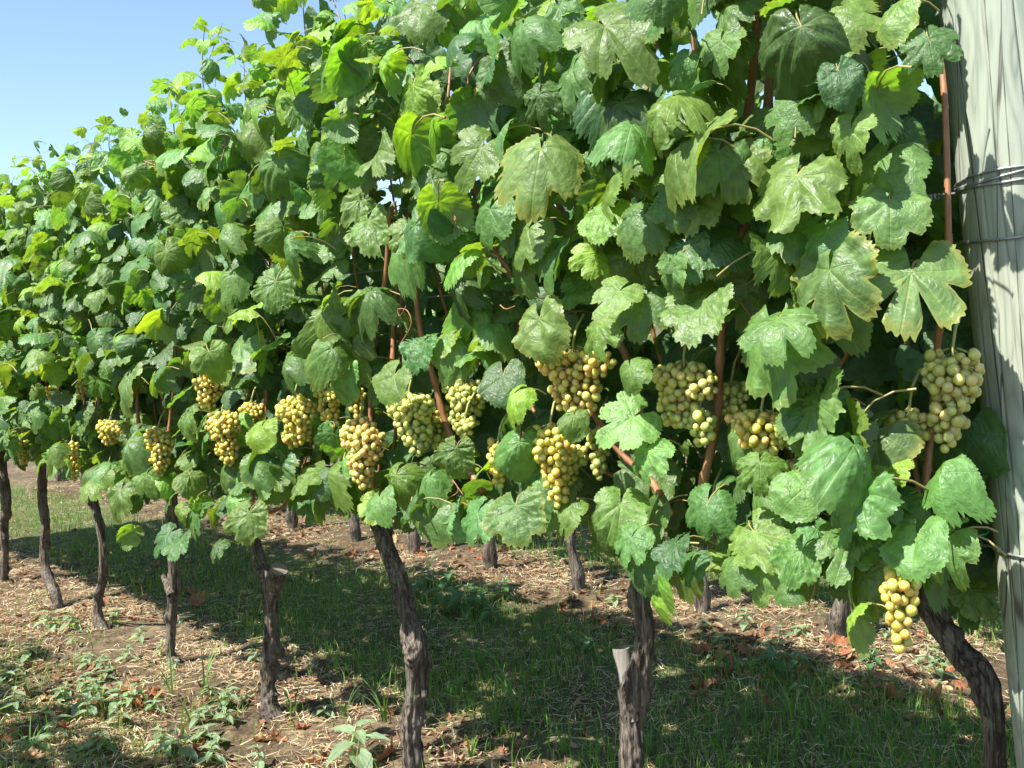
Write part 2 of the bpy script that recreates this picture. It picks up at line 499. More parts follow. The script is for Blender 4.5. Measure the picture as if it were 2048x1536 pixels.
# ------------------------------------------------------------------ leaf meshes
def leaf_mesh(name, seed, lobed=0.5, style='flat', mat=None, na=156, nr=10, petiole=True, bull=0.012, bend=1.0):
    r = random.Random(seed)
    lens = {0: 0.60*r.uniform(.92, 1.08)}
    for sgn in (1, -1):
        lens[sgn*50] = 0.555*r.uniform(.93, 1.07)
        lens[sgn*104] = 0.455*r.uniform(.93, 1.07)
    sin1 = {s: 1-lobed*r.uniform(.35, .62) for s in (1, -1)}
    sin2 = {s: 1-lobed*r.uniform(.22, .48) for s in (1, -1)}
    w1 = r.uniform(5.5, 9)
    gap = rad(r.uniform(5, 26))
    nt_ = r.randint(21, 27)
    tj = [r.uniform(.35, 1.6) for _ in range(2*nt_+4)]
    tears = [(r.uniform(-125, 125), r.uniform(2.0, 4.5), r.uniform(.15, .5)) for _ in range(r.choice((0, 0, 1, 2)))] if petiole and bend == 1.0 else []
    lob_w = r.uniform(.8, 1.25)
    def rfun(th, t=1.0):
        d = math.degrees(th)
        s = 1 if d >= 0 else -1
        a = abs(d)
        keys = [(0, lens[0]), (25, None), (50, lens[s*50]), (78, None), (104, lens[s*104]), (150, lens[s*104]*.84), (180, lens[s*104]*.62)]
        pts = [(0, lens[0]), (50, lens[s*50]), (104, lens[s*104]), (150, lens[s*104]*.9), (180, lens[s*104]*.68)]
        for i in range(len(pts)-1):
            if pts[i][0] <= a <= pts[i+1][0]:
                u = (a-pts[i][0])/(pts[i+1][0]-pts[i][0])
                v = u*u*(3-2*u)
                b = pts[i][1]*(1-v) + pts[i+1][1]*v
                break
        # shoulders: round the lobes, then carve the side sinuses
        b *= 1 - (1-sin1[s])*math.exp(-((a-27)/w1)**2)
        b *= 1 - (1-sin2[s])*math.exp(-((a-77)/w1)**2)
        for (ta_, tw_, td_) in tears: b *= 1 - td_*math.exp(-((d-ta_)/tw_)**2)*t**3
        b *= 1 + .05*noise.noise(Vector((math.cos(th)*1.6, math.sin(th)*1.6, seed*.37)))*2
        ph = (th+math.pi)/(2*math.pi)*2*nt_
        k = int(ph) % (2*nt_); u = ph-int(ph)
        saw = (u/.62 if u < .62 else (1-u)/.38)
        b *= 1 + 0.075*tj[k]*(saw-.5)*t**8
        return b
    ths = [(-math.pi+gap) + (2*math.pi-2*gap)*k/na for k in range(na+1)]
    fold = {'fold': r.uniform(.35, .75), 'cup': r.uniform(-.35, -.15)}.get(style, r.uniform(-.05, .15))
    dome = {'flat': r.uniform(.05, .25), 'dome': r.uniform(.5, .85), 'fold': .1, 'cup': r.uniform(-.5, -.2), 'wavy': .2, 'crumple': r.uniform(-.9, .9)}[style]
    tipb = r.uniform(.1, .6) if style != 'crumple' else r.uniform(-1.2, 1.2)
    wav = {'wavy': .055, 'crumple': .13}.get(style, .025)
    roll = r.uniform(.0, .9) if style in ('dome', 'wavy') else r.uniform(0, .25)
    so = Vector((seed*3.7, seed*1.9, 0))
    twist = r.uniform(-.7, .7)
    ba, bb = r.uniform(0, math.pi), r.uniform(0, math.pi)
    bk1 = r.uniform(.25, 1.25)*bend if petiole else 0; bk2 = r.uniform(-.7, .5)*bend if petiole else 0
    def zf(x, y, t, th):
        rr = math.hypot(x, y)
        z = -fold*abs(x)*.55 - dome*rr*rr
        if y < 0: z -= tipb*y*y*1.1
        z += twist*x*y*.6
        z -= bk1*(x*math.cos(ba)+y*math.sin(ba))**2 + bk2*(x*math.cos(bb)+y*math.sin(bb))**2
        z += .05*noise.noise(Vector((x*2.4, y*2.4, 11))+so)
        z += wav*noise.noise(Vector((x*4.2, y*4.2, 0))+so)*2*t
        # puckers between the veins
        a = abs(math.degrees(th)); dv = min(abs(a-q) for q in (0, 50, 104))
        z += .013*min(1, dv/16.0)*math.sin(math.pi*min(1, t*1.02))
        z += bull*noise.noise(Vector((x*13, y*13, 5))+so)*(0.3+t)
        z += bull*.45*noise.noise(Vector((x*22, y*22, 9))+so)
        z -= roll*.22*max(0, t-.72)**1.5*2.2*(0.6+0.8*noise.noise(Vector((math.cos(th)*1.7, math.sin(th)*1.7, 2))+so))
        # wavy margin
        z += .02*noise.noise(Vector((math.cos(th)*3.5, math.sin(th)*3.5, 21))+so)*t**3
        return z
    V = [(0, 0, 0)]; L = [(0, 0, 0)]
    tt = [((k+1)/nr)**.85 for k in range(nr)]
    sx = r.uniform(.96, 1.08)
    for t in tt:
        for th in ths:
            rb = rfun(th, t)
            # smooth inner rings, toothed outline only outside
            q = t*rb
            x, y = q*math.sin(th)*sx, -q*math.cos(th)
            V.append((x, y, zf(x, y, t, th))); L.append((x, y, t))
    n = na+1; Fc = []; mi = []
    hol = [(r.uniform(-.35, .35), r.uniform(-.45, .2), r.uniform(.018, .04)) for _ in range(r.randint(2, 5))] if False else []
    for k in range(na):
        Fc.append((0, 1+k, 2+k)); mi.append(0)
    for j in range(nr-1):
        for k in range(na):
            a = 1+j*n+k
            if hol and any(math.hypot(V[a][0]-hx, V[a][1]-hy) < hr for hx, hy, hr in hol): continue
            Fc.append((a, a+n, a+n+1, a+1)); mi.append(0)
    if petiole:
        pv, pf = tube_arrays([(0, -.01, -.006), (0, .16, -.06), (.03, .34, -.2), (.05, .46, -.42), (.05, .5, -.66)], [.011, .012, .013, .014, .018], 5, cap=False)
        o = len(V); V += [tuple(v) for v in pv]; L += [(0, 0, 0)]*len(pv)
        for f in pf: Fc.append(tuple(i+o for i in f)); mi.append(1)
    me = mesh_np(name, np.array(V), [i for f in Fc for i in f], [len(f) for f in Fc], [mat or M_LEAF, M_PET], True, mi)
    at = me.attributes.new('leafco', 'FLOAT_VECTOR', 'POINT')
    at.data.foreach_set('vector', np.array(L, dtype=np.float32).ravel())
    # upper side must be +z
    if me.polygons[na+3].normal.z < 0: me.flip_normals()
    return me

STY = ['wavy', 'dome', 'fold', 'cup', 'wavy', 'dome', 'flat'] + ['flat', 'dome', 'wavy', 'flat', 'dome', 'fold', 'wavy', 'cup', 'flat', 'dome', 'wavy', 'fold', 'dome', 'wavy', 'flat', 'dome']
LEAVES = [leaf_mesh('vine_leaf_blade', 20+i, lobed=[.08, .25, .35, .6, .15, .25, .45, .18, .8, .1, .3][i % 11], style=s, bull=.015+.010*(i % 3)) for i, s in enumerate(STY+STY[::-1][:17])]
L_LOBED = leaf_mesh('vine_leaf_lobed', 91, lobed=1.15, style='flat', bull=.012, bend=.4)
L_LOBED2 = leaf_mesh('vine_leaf_lobed', 95, lobed=1.0, style='wavy', bull=.014, bend=.4)
L_ROUND = leaf_mesh('vine_leaf_round', 93, lobed=.12, style='flat', bull=.010, bend=.4)
L_BULL = leaf_mesh('vine_leaf_bullate', 97, lobed=.4, style='dome', bull=.034)
L_NARROW = leaf_mesh('vine_leaf_folded', 98, lobed=.3, style='fold', bull=.012)
L_BIG = leaf_mesh('vine_leaf_broad', 99, lobed=.55, style='wavy', bull=.02, bend=.4)
YOUNG = [leaf_mesh('young_leaf_blade', 140+i, lobed=.55, style=s, na=72, nr=6) for i, s in enumerate(['fold', 'wavy', 'cup', 'flat'])]

def tone(kind):
    j = R.uniform(.8, 1.22); h = R.uniform(-1, 1)
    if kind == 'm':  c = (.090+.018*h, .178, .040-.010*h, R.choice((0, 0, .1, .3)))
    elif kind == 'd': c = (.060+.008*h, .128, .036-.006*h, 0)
    elif kind == 'p': c = (.112+.022*h, .212, .056-.012*h, R.choice((.1, .3, .5)))
    elif kind == 's': c = (.120+.012*h, .200, .055, .85)
    elif kind == 'y': c = (.15+.03*h, .290, .036, .15)
    elif kind == 'b': c = (.120+.01*h, .255, .062, .05)
    return (c[0]*j, c[1]*j, c[2]*j, c[3])

def leaf_matrix(center, normal, tip, size):
    n = normal.normalized()
    up = -(tip - n*tip.dot(n))
    if up.length < 1e-4: up = n.orthogonal()
    up.normalize()
    x = up.cross(n)
    m = Matrix((x, up, n)).transposed()
    m = m @ Matrix.Diagonal((size, size, size))
    m = m.to_4x4(); m.translation = center + up*size*.10
    return m

def add_leaf(vine, me, center, normal, tip, size, col, name='leaf'):
    o = bpy.data.objects.new(name, me); COL.objects.link(o)
    o.parent = vine
    o.matrix_basis = Matrix.Translation(-Vector(vine.location)) @ leaf_matrix(Vector(center), normal, tip, size)
    o.scale = Vector(o.scale)*1.0
    sc = o.scale.copy(); sc.x *= R.uniform(.82, 1.14); sc.z *= R.choice((1, 1, .7, 1.35)); o.scale = sc
    o.color = col
    return o

# ------------------------------------------------------------------ trunks
def trunk_mesh(path, name='trunk', seg=26, sub=9, knots=(), seed=1, rough=1.0):
    """path: list of (x,y,z,radius) from ground up"""
    P = smooth_path(path, sub)
    # arc length
    s = np.concatenate(([0], np.cumsum(np.linalg.norm(np.diff(P[:, :3], axis=0), axis=1))))
    so = Vector((seed*7.3, seed*2.1, seed*.7))
    rr = []
    for i in range(len(P)):
        rr.append(max(.004, P[i, 3]))
    rk = random.Random(seed*13)
    knots = list(knots) + [(rk.uniform(.03, .95)*s[-1], rk.uniform(0, 6.28), rk.uniform(.3, .75)*rough, rk.uniform(.012, .03)) for _ in range(9)]
    def fn(i, th, r, p):
        a = Vector((math.cos(th), math.sin(th), 0))
        tw = th + s[i]*2.0
        v = Vector((math.cos(tw)*2.3, math.sin(tw)*2.3, s[i]*3.0)) + so
        v2 = Vector((math.cos(tw)*6, math.sin(tw)*6, s[i]*9.0)) + so
        v3 = Vector((math.cos(th)*3, math.sin(th)*3, s[i]*45.0)) + so
        d = -.06 + 0.26*noise.noise(v) + 0.24*noise.noise(v2) + 0.18*noise.noise(v3)
        d += 0.16*abs(noise.noise(Vector((math.cos(tw)*7.5, math.sin(tw)*7.5, s[i]*5.0))+so)) - .05 + 0.10*noise.noise(Vector((math.cos(tw)*11, math.sin(tw)*11, s[i]*28))+so)
        for (ks, kth, kamp, kw) in knots:
            da = (th-kth+math.pi) % (2*math.pi) - math.pi
            g = math.exp(-((s[i]-ks)/kw)**2 - (da/.75)**2)
            d += g*kamp*(1 + .9*noise.noise(Vector((a.x*5, a.y*5, s[i]*70))+so))
        return r*(1+rough*d)
    mb = MB(); mb.tube([Vector(q[:3]) for q in P], rr, seg, 0, fn)
    return mb, s[-1]

def px_path(pts, y, drop=0.03, yend=None):
    out = []
    for k, (u, v, wpx) in enumerate(pts):
        yy = y if yend is None else y + (yend-y)*k/(len(pts)-1)
        p = at_y(u, v, yy); z = (p-CAM).dot(FWD)
        out.append((p.x, p.y, p.z, max(.006, wpx/2/F*z*.75)))
    p0 = out[0]
    out[0] = (p0[0], p0[1], p0[2]-drop, p0[3])
    return out

# ------------------------------------------------------------------ the front row of vines
TR = [  # traced from the ground up: (u, v, width in pixels)
 dict(pts=[(2012, 2215, 70), (2003, 1900, 60), (1993, 1600, 56), (1990, 1500, 52), (1984, 1420, 54), (1966, 1352, 74), (1925, 1305, 58), (1880, 1252, 58), (1842, 1190, 50), (1818, 1125, 42), (1800, 1040, 34), (1795, 960, 26)], y=.045, knots=[(.62, 2.2, .5, .03), (.66, 4.0, .4, .03)],
      label='bent old vine rooted behind the wooden end post, bunch hanging beside its slanting trunk'),
 dict(pts=[(1272, 1838, 72), (1266, 1680, 62), (1265, 1536, 60), (1263, 1440, 62), (1268, 1378, 84), (1280, 1320, 56), (1290, 1262, 54), (1284, 1210, 46), (1280, 1150, 44), (1300, 1060, 40), (1330, 1000, 34)], y=0., knots=[(.44, 1.2, .35, .035), (.36, 5, .35, .03), (.7, 2, .4, .03)],
      label='second vine from the wooden end post, its trunk carrying a pale sawn-off stub'),
 dict(pts=[(836, 1612, 66), (828, 1536, 54), (824, 1452, 52), (832, 1380, 50), (834, 1312, 60), (824, 1258, 46), (812, 1208, 46), (796, 1152, 44), (774, 1092, 42), (752, 1035, 38), (745, 985, 32)], y=0., knots=[(.36, 1.0, .5, .03), (.2, 3.0, .3, .03), (.45, 2, .35, .02)],
      label='third vine from the end post, long trunk with shaggy bark leaning over'),
 dict(pts=[(572, 1486, 26), (566, 1458, 52), (546, 1428, 46), (536, 1380, 36), (540, 1312, 42), (543, 1262, 35), (541, 1212, 36), (543, 1164, 44), (524, 1130, 30), (512, 1092, 26), (505, 1030, 24)], y=0., knots=[(.09, 1, .5, .05), (.33, 3, .55, .025), (.6, 1, .5, .02)],
      label='fourth vine from the end post, crooked trunk with open pruning scar and burl'),
 dict(pts=[(366, 1394, 26), (362, 1352, 42), (342, 1318, 27), (340, 1285, 26), (345, 1220, 28), (347, 1160, 30), (345, 1100, 30), (345, 1040, 28), (345, 985, 26)], y=0., knots=[(.1, 2, .4, .04)],
      label='fifth vine from the end post, trunk with a broken side spur and swollen foot'),
 dict(pts=[(222, 1314, 20), (226, 1288, 34), (202, 1250, 28), (195, 1208, 22), (205, 1160, 24), (207, 1110, 23), (201, 1060, 22), (188, 1005, 22), (180, 960, 20)], y=0., knots=[(.1, 1, .4, .04)],
      label='sixth vine from the end post, thin trunk with a step-like kink near the soil'),
 dict(pts=[(120, 1236, 26), (112, 1192, 28), (95, 1150, 24), (88, 1100, 21), (91, 1050, 23), (84, 990, 25), (84, 930, 20), (80, 880, 18)], y=0., knots=[(.45, 2, .4, .03), (.25, 4, .4, .03)],
      label='seventh vine from the end post, wavy knobbly trunk over leaf litter'),
 dict(pts=[(14, 1196, 22), (8, 1160, 23), (10, 1108, 20), (8, 1055, 23), (13, 1000, 24), (5, 940, 22), (0, 880, 18)], y=0., knots=[(.3, 2, .4, .03)],
      label='eighth vine from the end post, dark upright trunk'),
]
for sx in (6.42, 7.15):
    TR.append(dict(pts=None, s=sx, y=0., knots=[(.2, 2, .4, .03)], label='vine farther along the front row, past the eighth vine' ))

VINES = []
for i, d in enumerate(TR):
    if d['pts']:
        path = px_path(d['pts'], d['y'])
    else:
        path = [(-d['s']+R.uniform(-.03, .03), R.uniform(-.02, .02), z, .03-.008*z) for z in (-.03, .15, .35, .55, .75, .9)]
    base = Vector(path[0][:3])
    gz = ground_z(base.x, base.y)
    path[0] = (base.x, base.y, gz-.03, path[0][3])
    v = bpy.data.objects.new('grapevine', None); COL.objects.link(v)
    v.location = (base.x, base.y, gz); v.empty_display_size = .1
    tag(v, d['label'], 'grapevine', 'vines of the front row')
    rel = [(p[0]-base.x, p[1]-base.y, p[2]-gz, p[3]) for p in path]
    mb, ln = trunk_mesh(rel, seed=3+i, knots=d['knots'], seg=44 if i < 4 else 26, sub=22 if i < 4 else 11)
    tr = obj('trunk', mb.mesh('trunk', [M_BARK]), v)
    VINES.append(dict(o=v, base=base, gz=gz, head=Vector(path[-1][:3]), s=-base.x, trunk=tr, canes=[], n=0))
# peeling strips of bark
for vi in range(6):
    V = VINES[vi]; me = V['trunk'].data; rk = random.Random(900+vi)
    nv = len(me.vertices); sg = 44 if vi < 4 else 26
    rings_ = (nv-2)//sg
    for q in range(16 if vi < 4 else 8):
        r0_ = rk.randint(2, rings_-18); k0 = rk.randint(0, sg-1); L_ = rk.randint(8, 15 if vi < 4 else 9); mb = MB(); VV_ = []; FF_ = []
        for e in range(L_+1):
            rr_ = min(rings_-1, r0_+e); t = e/L_
            a_ = me.vertices[rr_*sg+k0].co; b_ = me.vertices[rr_*sg+(k0+2) % sg].co
            cen = sum((me.vertices[rr_*sg+z_].co for z_ in range(0, sg, 4)), Vector())/len(range(0, sg, 4))
            lift = .0012 + .010*max(0, t-.55)**1.6*2 + .002*rk.random()
            mid = (a_+b_)/2; half = (b_-a_)*.5*(1-.6*t); o_ = (mid-cen).normalized()*lift
            VV_ += [mid-half+o_, mid+half+o_*1.3]
            if e: n_ = len(VV_); FF_.append((n_-4, n_-3, n_-1, n_-2))
        mb.add(VV_, FF_)
        obj('bark_strip', mb.mesh('bark_strip', [M_BARK]), V['trunk'])
# pruning stubs and scars
def stub(vi, p0, p1, w0, w1, y, name='pruned_stub'):
    V = VINES[vi]; a = at_y(*p0, y); b = at_y(*p1, y)
    z = (a-CAM).dot(FWD); off = Vector(V['o'].location)
    mb = MB()
    n = 9; pts = [a.lerp(b, k/n)-off for k in range(n+1)]
    def fn(i, th, r, p): return r*(1+.16*noise.noise(Vector((math.cos(th)*2, math.sin(th)*2, i*.4+vi))))
    mb.tube(pts, [(w0+(w1-w0)*k/n)/2/F*z for k in range(n+1)], 14, 0, fn, cap=False)
    ring = mb.V[-14:]
    c = tuple(np.mean(ring, axis=0)); k0 = len(mb.V)
    mb.V += list(ring); mb.V.append(c)
    for k in range(14): mb.F.append((k0+k, k0+(k+1) % 14, k0+14)); mb.m.append(1)
    s_ = obj(name, mb.mesh(name, [M_GREYWOOD if vi == 1 else M_BARK, M_CUT]), V['trunk'])
stub(1, (1267, 1440), (1243, 1296), 26, 37, -.004)
stub(3, (545, 1175), (558, 1138), 40, 34, -.03)
stub(4, (343, 1190), (326, 1150), 18, 10, -.02)

def vine_for(x):
    return min(VINES, key=lambda V: abs((V['s']+0.0)-(-x)) if True else 0)

# ------------------------------------------------------------------ end post
POST = Vector((-.578, 0.0, 0.0)); PR = .076
def post_x(z): return POST.x + .036 - .068*(z-.55)      # the post leans a little into its row
pv = []; zs = list(np.linspace(-.3, 2.32, 90)); seg = 300
CRACK = [(3.35, .2, 1.3, .014), (3.72, -.3, 1.5, .018), (4.05, .9, 2.4, .014), (4.62, 1.05, 2.4, .020), (4.9, -.2, .95, .014), (1.2, 0, 2.2, .02), (.2, 0, 2, .02)]
mb = MB()
def pfn(i, th, r, p):
    g = 0
    for (ca, z0, z1, cw) in CRACK:
        if z0 < p.z < z1:
            c_ = ca + .10*noise.noise(Vector((ca*5, 0, p.z*1.3))) + .02*noise.noise(Vector((ca, 3, p.z*9)))
            e = min(1, (p.z-z0)/.2, (z1-p.z)/.2); da = (th-c_+math.pi) % (2*math.pi)-math.pi
            g -= .055*e*math.exp(-(da/cw)**2)
    return r*(1 + g + .018*noise.noise(Vector((math.cos(th)*1.4, math.sin(th)*1.4, p.z*1.6))) + .006*noise.noise(Vector((math.cos(th)*9, math.sin(th)*9, p.z*2))))
mb.tube([Vector((post_x(z)-POST.x, 0, z)) for z in zs], [PR*(1.03-.012*z) for z in zs], seg, 0, pfn)
post = obj('wooden_post', mb.mesh('wooden_post', [M_POST]), loc=POST)
tag(post, 'thick weathered round timber post with wire wrapped round it at the row end', 'post')
for p_ in post.data.polygons:
    if len(p_.vertices) == 3: p_.use_smooth = False

def wire_along(z_post, y_row, wraps, label, sag=.012, rr=.0021, zs_=(), knot=False, tail=True):
    mb = MB()
    pts = []
    r0 = PR*1.03+rr*.9
    # from the far end of the row to the post, then round it
    for s in np.arange(7.6, .74, -.12):
        pts.append(Vector((-s, y_row, z_post - sag*(math.sin(s*2.1)+.4))))
    a0 = math.pi          # touches the post on its row side
    PX = post_x(z_post)
    pts.append(Vector((PX-r0-.03, y_row*.7-.02, z_post-.003)))
    n = int(wraps*22)
    for k in range(n+1):
        th = math.pi*1.12 + k/22*2*math.pi
        zz = z_post + .006*math.sin(th*1.0+1) + (.0075*k/22 if wraps > 1 else 0) + .003*math.sin(th*2+k*.1)
        pts.append(Vector((PX+r0*math.cos(th), POST.y+r0*math.sin(th), zz)))
    mb.tube(pts, rr, 6)
    if knot:
        c = Vector((PX-r0-.045, y_row*.7-.018, z_post-.006))
        kp = [c+Vector((t*.026, .0048*math.cos(t*30), .0048*math.sin(t*30))) for t in np.linspace(-.5, 1.1, 46)]
        mb.tube(kp, rr*.9, 5)
    o = obj('trellis_wire', mb.mesh('trellis_wire', [M_WIRE]))
    tag(o, label, 'wire', 'trellis wires of the front row')
    return o
zt = at_y(1965, 368, -.07).z; zm = at_y(1975, 478, -.07).z; zb = at_y(2000, 1102, -.07).z
wire_along(zt, -.03, 2.6, 'upper trellis wire wound several times round the post and knotted', knot=True)
wire_along(zm, .02, 1.1, 'middle trellis wire with a single turn round the post below the knotted one')
wire_along(zb, -.02, 1.1, 'lowest trellis wire, stretched under the foliage from the post', sag=.008)

# ------------------------------------------------------------------ grape bunches
bm_ico = None
import bmesh
bm_ = bmesh.new(); bmesh.ops.create_icosphere(bm_, subdivisions=3, radius=1.0)
for v_ in bm_.verts:          # faint blossom-end dimple and slight length
    v_.co.z *= 1.06
    if v_.co.z < -.98: v_.co.z = -.99
BERRY = bpy.data.meshes.new('berry'); bm_.to_mesh(BERRY); bm_.free()
for p_ in BERRY.polygons: p_.use_smooth = True
BERRY.materials.append(M_BERRY)
BT = {'g': ((.56, .50, .08), (.48, .50, .10), (.60, .45, .08)),        # golden
      'k': ((.58, .50, .12), (.60, .42, .13), (.50, .51, .13)),        # pinkish bloom
      'v': ((.42, .50, .13), (.50, .53, .14), (.36, .45, .13)),        # greenish yellow
      'w': ((.48, .52, .17), (.48, .49, .14), (.54, .48, .18)),        # pale, bloomy
      'u': ((.13, .22, .06), (.16, .25, .08), (.12, .20, .05))}        # unripe green
BUNCH = [ # u0, v0, u1, v1, tone, y, shape(1 long cone, .4 blocky), lean px
 (1068, 688, 1232, 836, 'k', -.235, .55), (1062, 838, 1150, 1014, 'g', -.25, .9), (1308, 712, 1434, 860, 'w', -.20, .5),
 (1368, 815, 1434, 895, 'v', -.20, .7), (1458, 818, 1592, 908, 'g', -.215, .45), (1856, 696, 1962, 905, 'w', -.165, .75),
 (1778, 815, 1862, 896, 'w', -.16, .5), (1568, 915, 1642, 985, 'w', -.17, .5), (676, 826, 776, 984, 'k', -.24, .9),
 (772, 778, 872, 912, 'v', -.22, .7), (888, 758, 982, 872, 'v', -.12, .6), (548, 782, 640, 892, 'g', -.23, .8),
 (632, 772, 684, 862, 'g', -.20, .7), (388, 738, 452, 822, 'k', -.22, .6), (404, 818, 492, 932, 'g', -.25, .9),
 (288, 852, 352, 950, 'g', -.23, .8), (190, 838, 252, 892, 'g', -.21, .6), (132, 876, 162, 962, 'g', -.22, .8),
 (974, 878, 1024, 974, 'g', -.20, .8), (1764, 1128, 1842, 1304, 'g', -.31, .7), (888, 228, 944, 292, 'u', -.13, .6),
 (1172, 850, 1226, 960, 'v', -.12, .7), (560, 860, 606, 895, 'k', -.2, .7), (90, 770, 118, 806, 'g', -.2, .6),
 (1722, 490, 1752, 520, 'u', -.2, .3), (30, 872, 58, 930, 'g', -.2, .7), (908, 836, 954, 880, 'v', -.17, .5),
 (150, 760, 176, 800, 'k', -.2, .6), (838, 800, 905, 905, 'v', -.14, .7), (1228, 840, 1300, 930, 'v', -.10, .6), (1430, 760, 1500, 850, 'v', -.12, .6), (690, 775, 735, 840, 'g', -.16, .6), (1085, 880, 1180, 985, 'v', -.13, .8), (480, 800, 530, 870, 'g', -.15, .7), (255, 880, 290, 940, 'g', -.18, .7), (1410, 1000, 1440, 1050, 'v', -.1, .6),
]
bunch_info = []
for bi, (u0, v0, u1, v1, tn, y, shp) in enumerate(BUNCH):
    uc, vc = (u0+u1)/2, (v0+v1)/2
    u0, u1 = uc-(uc-u0)*1.15, uc+(u1-uc)*1.15
    c = at_y(uc, vc, y); z = (c-CAM).dot(FWD)
    W = (u1-u0)/F*z; H = (v1-v0)/F*z
    rb = R.uniform(.0076, .0084) if tn != 'u' else .0075
    V = vine_for(c.x); off = Vector(V['o'].location)
    top = c + Vector((0, 0, H/2))
    rx, ry = max(.010, W/2-rb), max(.010, min(W/2-rb, .045))
    # the cluster is a knot of uneven lobes: shoulders above, a tail below
    lobes = [(0, -rb-H*.30, rx*.80, ry*.9, H*.28), (rx*.25*math.sin(bi*2.3), -H*.62, rx*(1-.45*shp), ry*(1-.35*shp), H*.26), (rx*.35*math.sin(bi*2.3), -H*.82, rx*(.75-.45*shp), ry*.55, H*.17),
             (-rx*.68, -H*(.2+.15*R.random()), rx*.42, ry*.7, H*.2), (rx*.68, -H*(.2+.2*R.random()), rx*.42, ry*.7, H*.2), (0, -H*.3, rx*.95, ry, H*.2)]
    pts = []
    target = 36 if W*H < .003 else (85 if W*H < .007 else 170)
    for _ in range(3600):
        lx, lz, ax_, ay_, az_ = R.choice(lobes)
        dv = Vector((R.gauss(0, 1), R.gauss(0, 1), R.gauss(0, 1))).normalized()*R.uniform(.45, 1.0)
        p = Vector((lx+dv.x*max(ax_, .009), dv.y*max(ay_, .009), lz+dv.z*max(az_, .010)))
        if p.z > -rb*.5 or p.z < -H: continue
        k = R.uniform(.80, 1.14)
        if all((p-o2).length > (rb*(k+k2))*.86 for o2, k2 in pts):
            pts.append((p, k))
            if len(pts) > target*1.25: break
    # rachis with short pedicels
    mb = MB()
    mb.tube([Vector((0.004, .03, .055)), Vector((.0, .012, .03)), Vector((0, 0, 0)), Vector((0, 0, -H*.5)), Vector((.25*rx*math.sin(bi*2.3)*.8, 0, -H*.85))], [.0026, .0026, .0024, .0018, .0010], 6)
    for p, k in pts:
        q = Vector((p.x*.2, p.y*.2, min(0, p.z+.010)))
        mb.tube([q, p*.999], [.0010, .0008], 4, cap=False)
    go_ = obj('grape_bunch', mb.mesh('grape_bunch', [M_RACHIS]), V['o'], loc=top-off)
    for p, k in pts:
        b = bpy.data.objects.new('berry', BERRY); COL.objects.link(b); b.parent = go_
        b.location = p; q_ = 1.0 if R.random() > .05 else R.uniform(.6, .8); b.scale = (rb*k*q_*R.uniform(.93, 1.04), rb*k*q_*R.uniform(.93, 1.04), rb*k*q_*R.uniform(.94, 1.10))
        b.rotation_euler = (R.uniform(-.6, .6), R.uniform(-.6, .6), R.uniform(0, 6))
        cc = R.choice(BT[tn]); j = R.uniform(.74, 1.0)
        if tn == 'g' and R.random() < .2: cc = R.choice(BT['k'])
        b.color = (cc[0]*j, cc[1]*j, cc[2]*j, 1)
    bunch_info.append((c, uc, vc, (u1-u0)/2, (v1-v0)/2, z))

# ------------------------------------------------------------------ canes
cane_px = []
def cane(V, pts, r0, r1, mat=None, name='cane', nodes=True):
    off = Vector(V['o'].location)
    P = smooth_path([tuple(p) for p in pts], 8)
    n = len(P)
    s = np.concatenate(([0], np.cumsum(np.linalg.norm(np.diff(P, axis=0), axis=1))))
    rr = []
    for k in range(n):
        r = r0+(r1-r0)*k/(n-1)
        if nodes:      # swollen nodes every 7 cm
            d = abs((s[k]/.07) % 1 - .5)
            r *= 1+.35*max(0, 1-d/.12)
        rr.append(r)
    mb = MB(); mb.tube([Vector(q)-off for q in P], rr, 8)
    o = obj(name, mb.mesh(name, [mat or M_CANE]), V['o'])
    V['canes'].append(P)
    return o
TC = [ # traced canes: points in pixels, y depth, width px
 ([(1352, 1010), (1330, 940), (1290, 850), (1255, 720), (1192, 590), (1132, 440), (1095, 360), (1060, 260), (1050, 150)], -.10, 20),
 ([(1345, 1030), (1270, 930), (1190, 830), (1150, 760), (1090, 690)], -.16, 20),
 ([(1400, 990), (1432, 850), (1440, 720), (1455, 560), (1500, 420)], -.17, 22),
 ([(1400, 1000), (1420, 900), (1390, 800), (1360, 640)], -.06, 16),
 ([(1040, 600), (1010, 530), (982, 480), (950, 380), (930, 250)], -.12, 17),
 ([(965, 985), (900, 870), (868, 760), (840, 660), (830, 560)], -.17, 18),
 ([(745, 985), (742, 830), (746, 700), (770, 560), (780, 420)], -.17, 15),
 ([(785, 740), (788, 640), (800, 520)], -.10, 13),
 ([(1850, 980), (1862, 860), (1875, 690), (1895, 560), (1896, 420), (1888, 180), (1870, 60)], -.135, 19),
 ([(1600, 1010), (1580, 900), (1560, 760), (1530, 640)], -.12, 18),
 ([(1490, 260), (1500, 170), (1510, 60), (1520, -60)], -.12, 17),
 ([(1535, 250), (1540, 120), (1545, 20), (1545, -80)], -.05, 24),
 ([(1840, 1000), (1822, 860), (1815, 700), (1800, 560)], -.05, 14),
 ([(205, 860), (198, 800), (203, 730), (210, 640)], -.18, 10),
 ([(278, 860), (274, 790), (278, 700)], -.17, 9),
 ([(335, 880), (342, 820), (350, 760), (352, 680)], -.17, 8),
 ([(145, 890), (120, 850), (105, 810)], -.17, 10),
 ([(35, 800), (35, 740), (36, 680)], -.18, 7),
 ([(1330, 400), (1250, 370), (1190, 390)], -.2, 11),
 ([(1700, 700), (1660, 770), (1690, 820)], -.1, 10),
 ([(1040, 900), (1038, 830), (1030, 760)], -.15, 12),
 ([(1320, 990), (1300, 960), (1240, 905), (1195, 850)], -.2, 17),
]
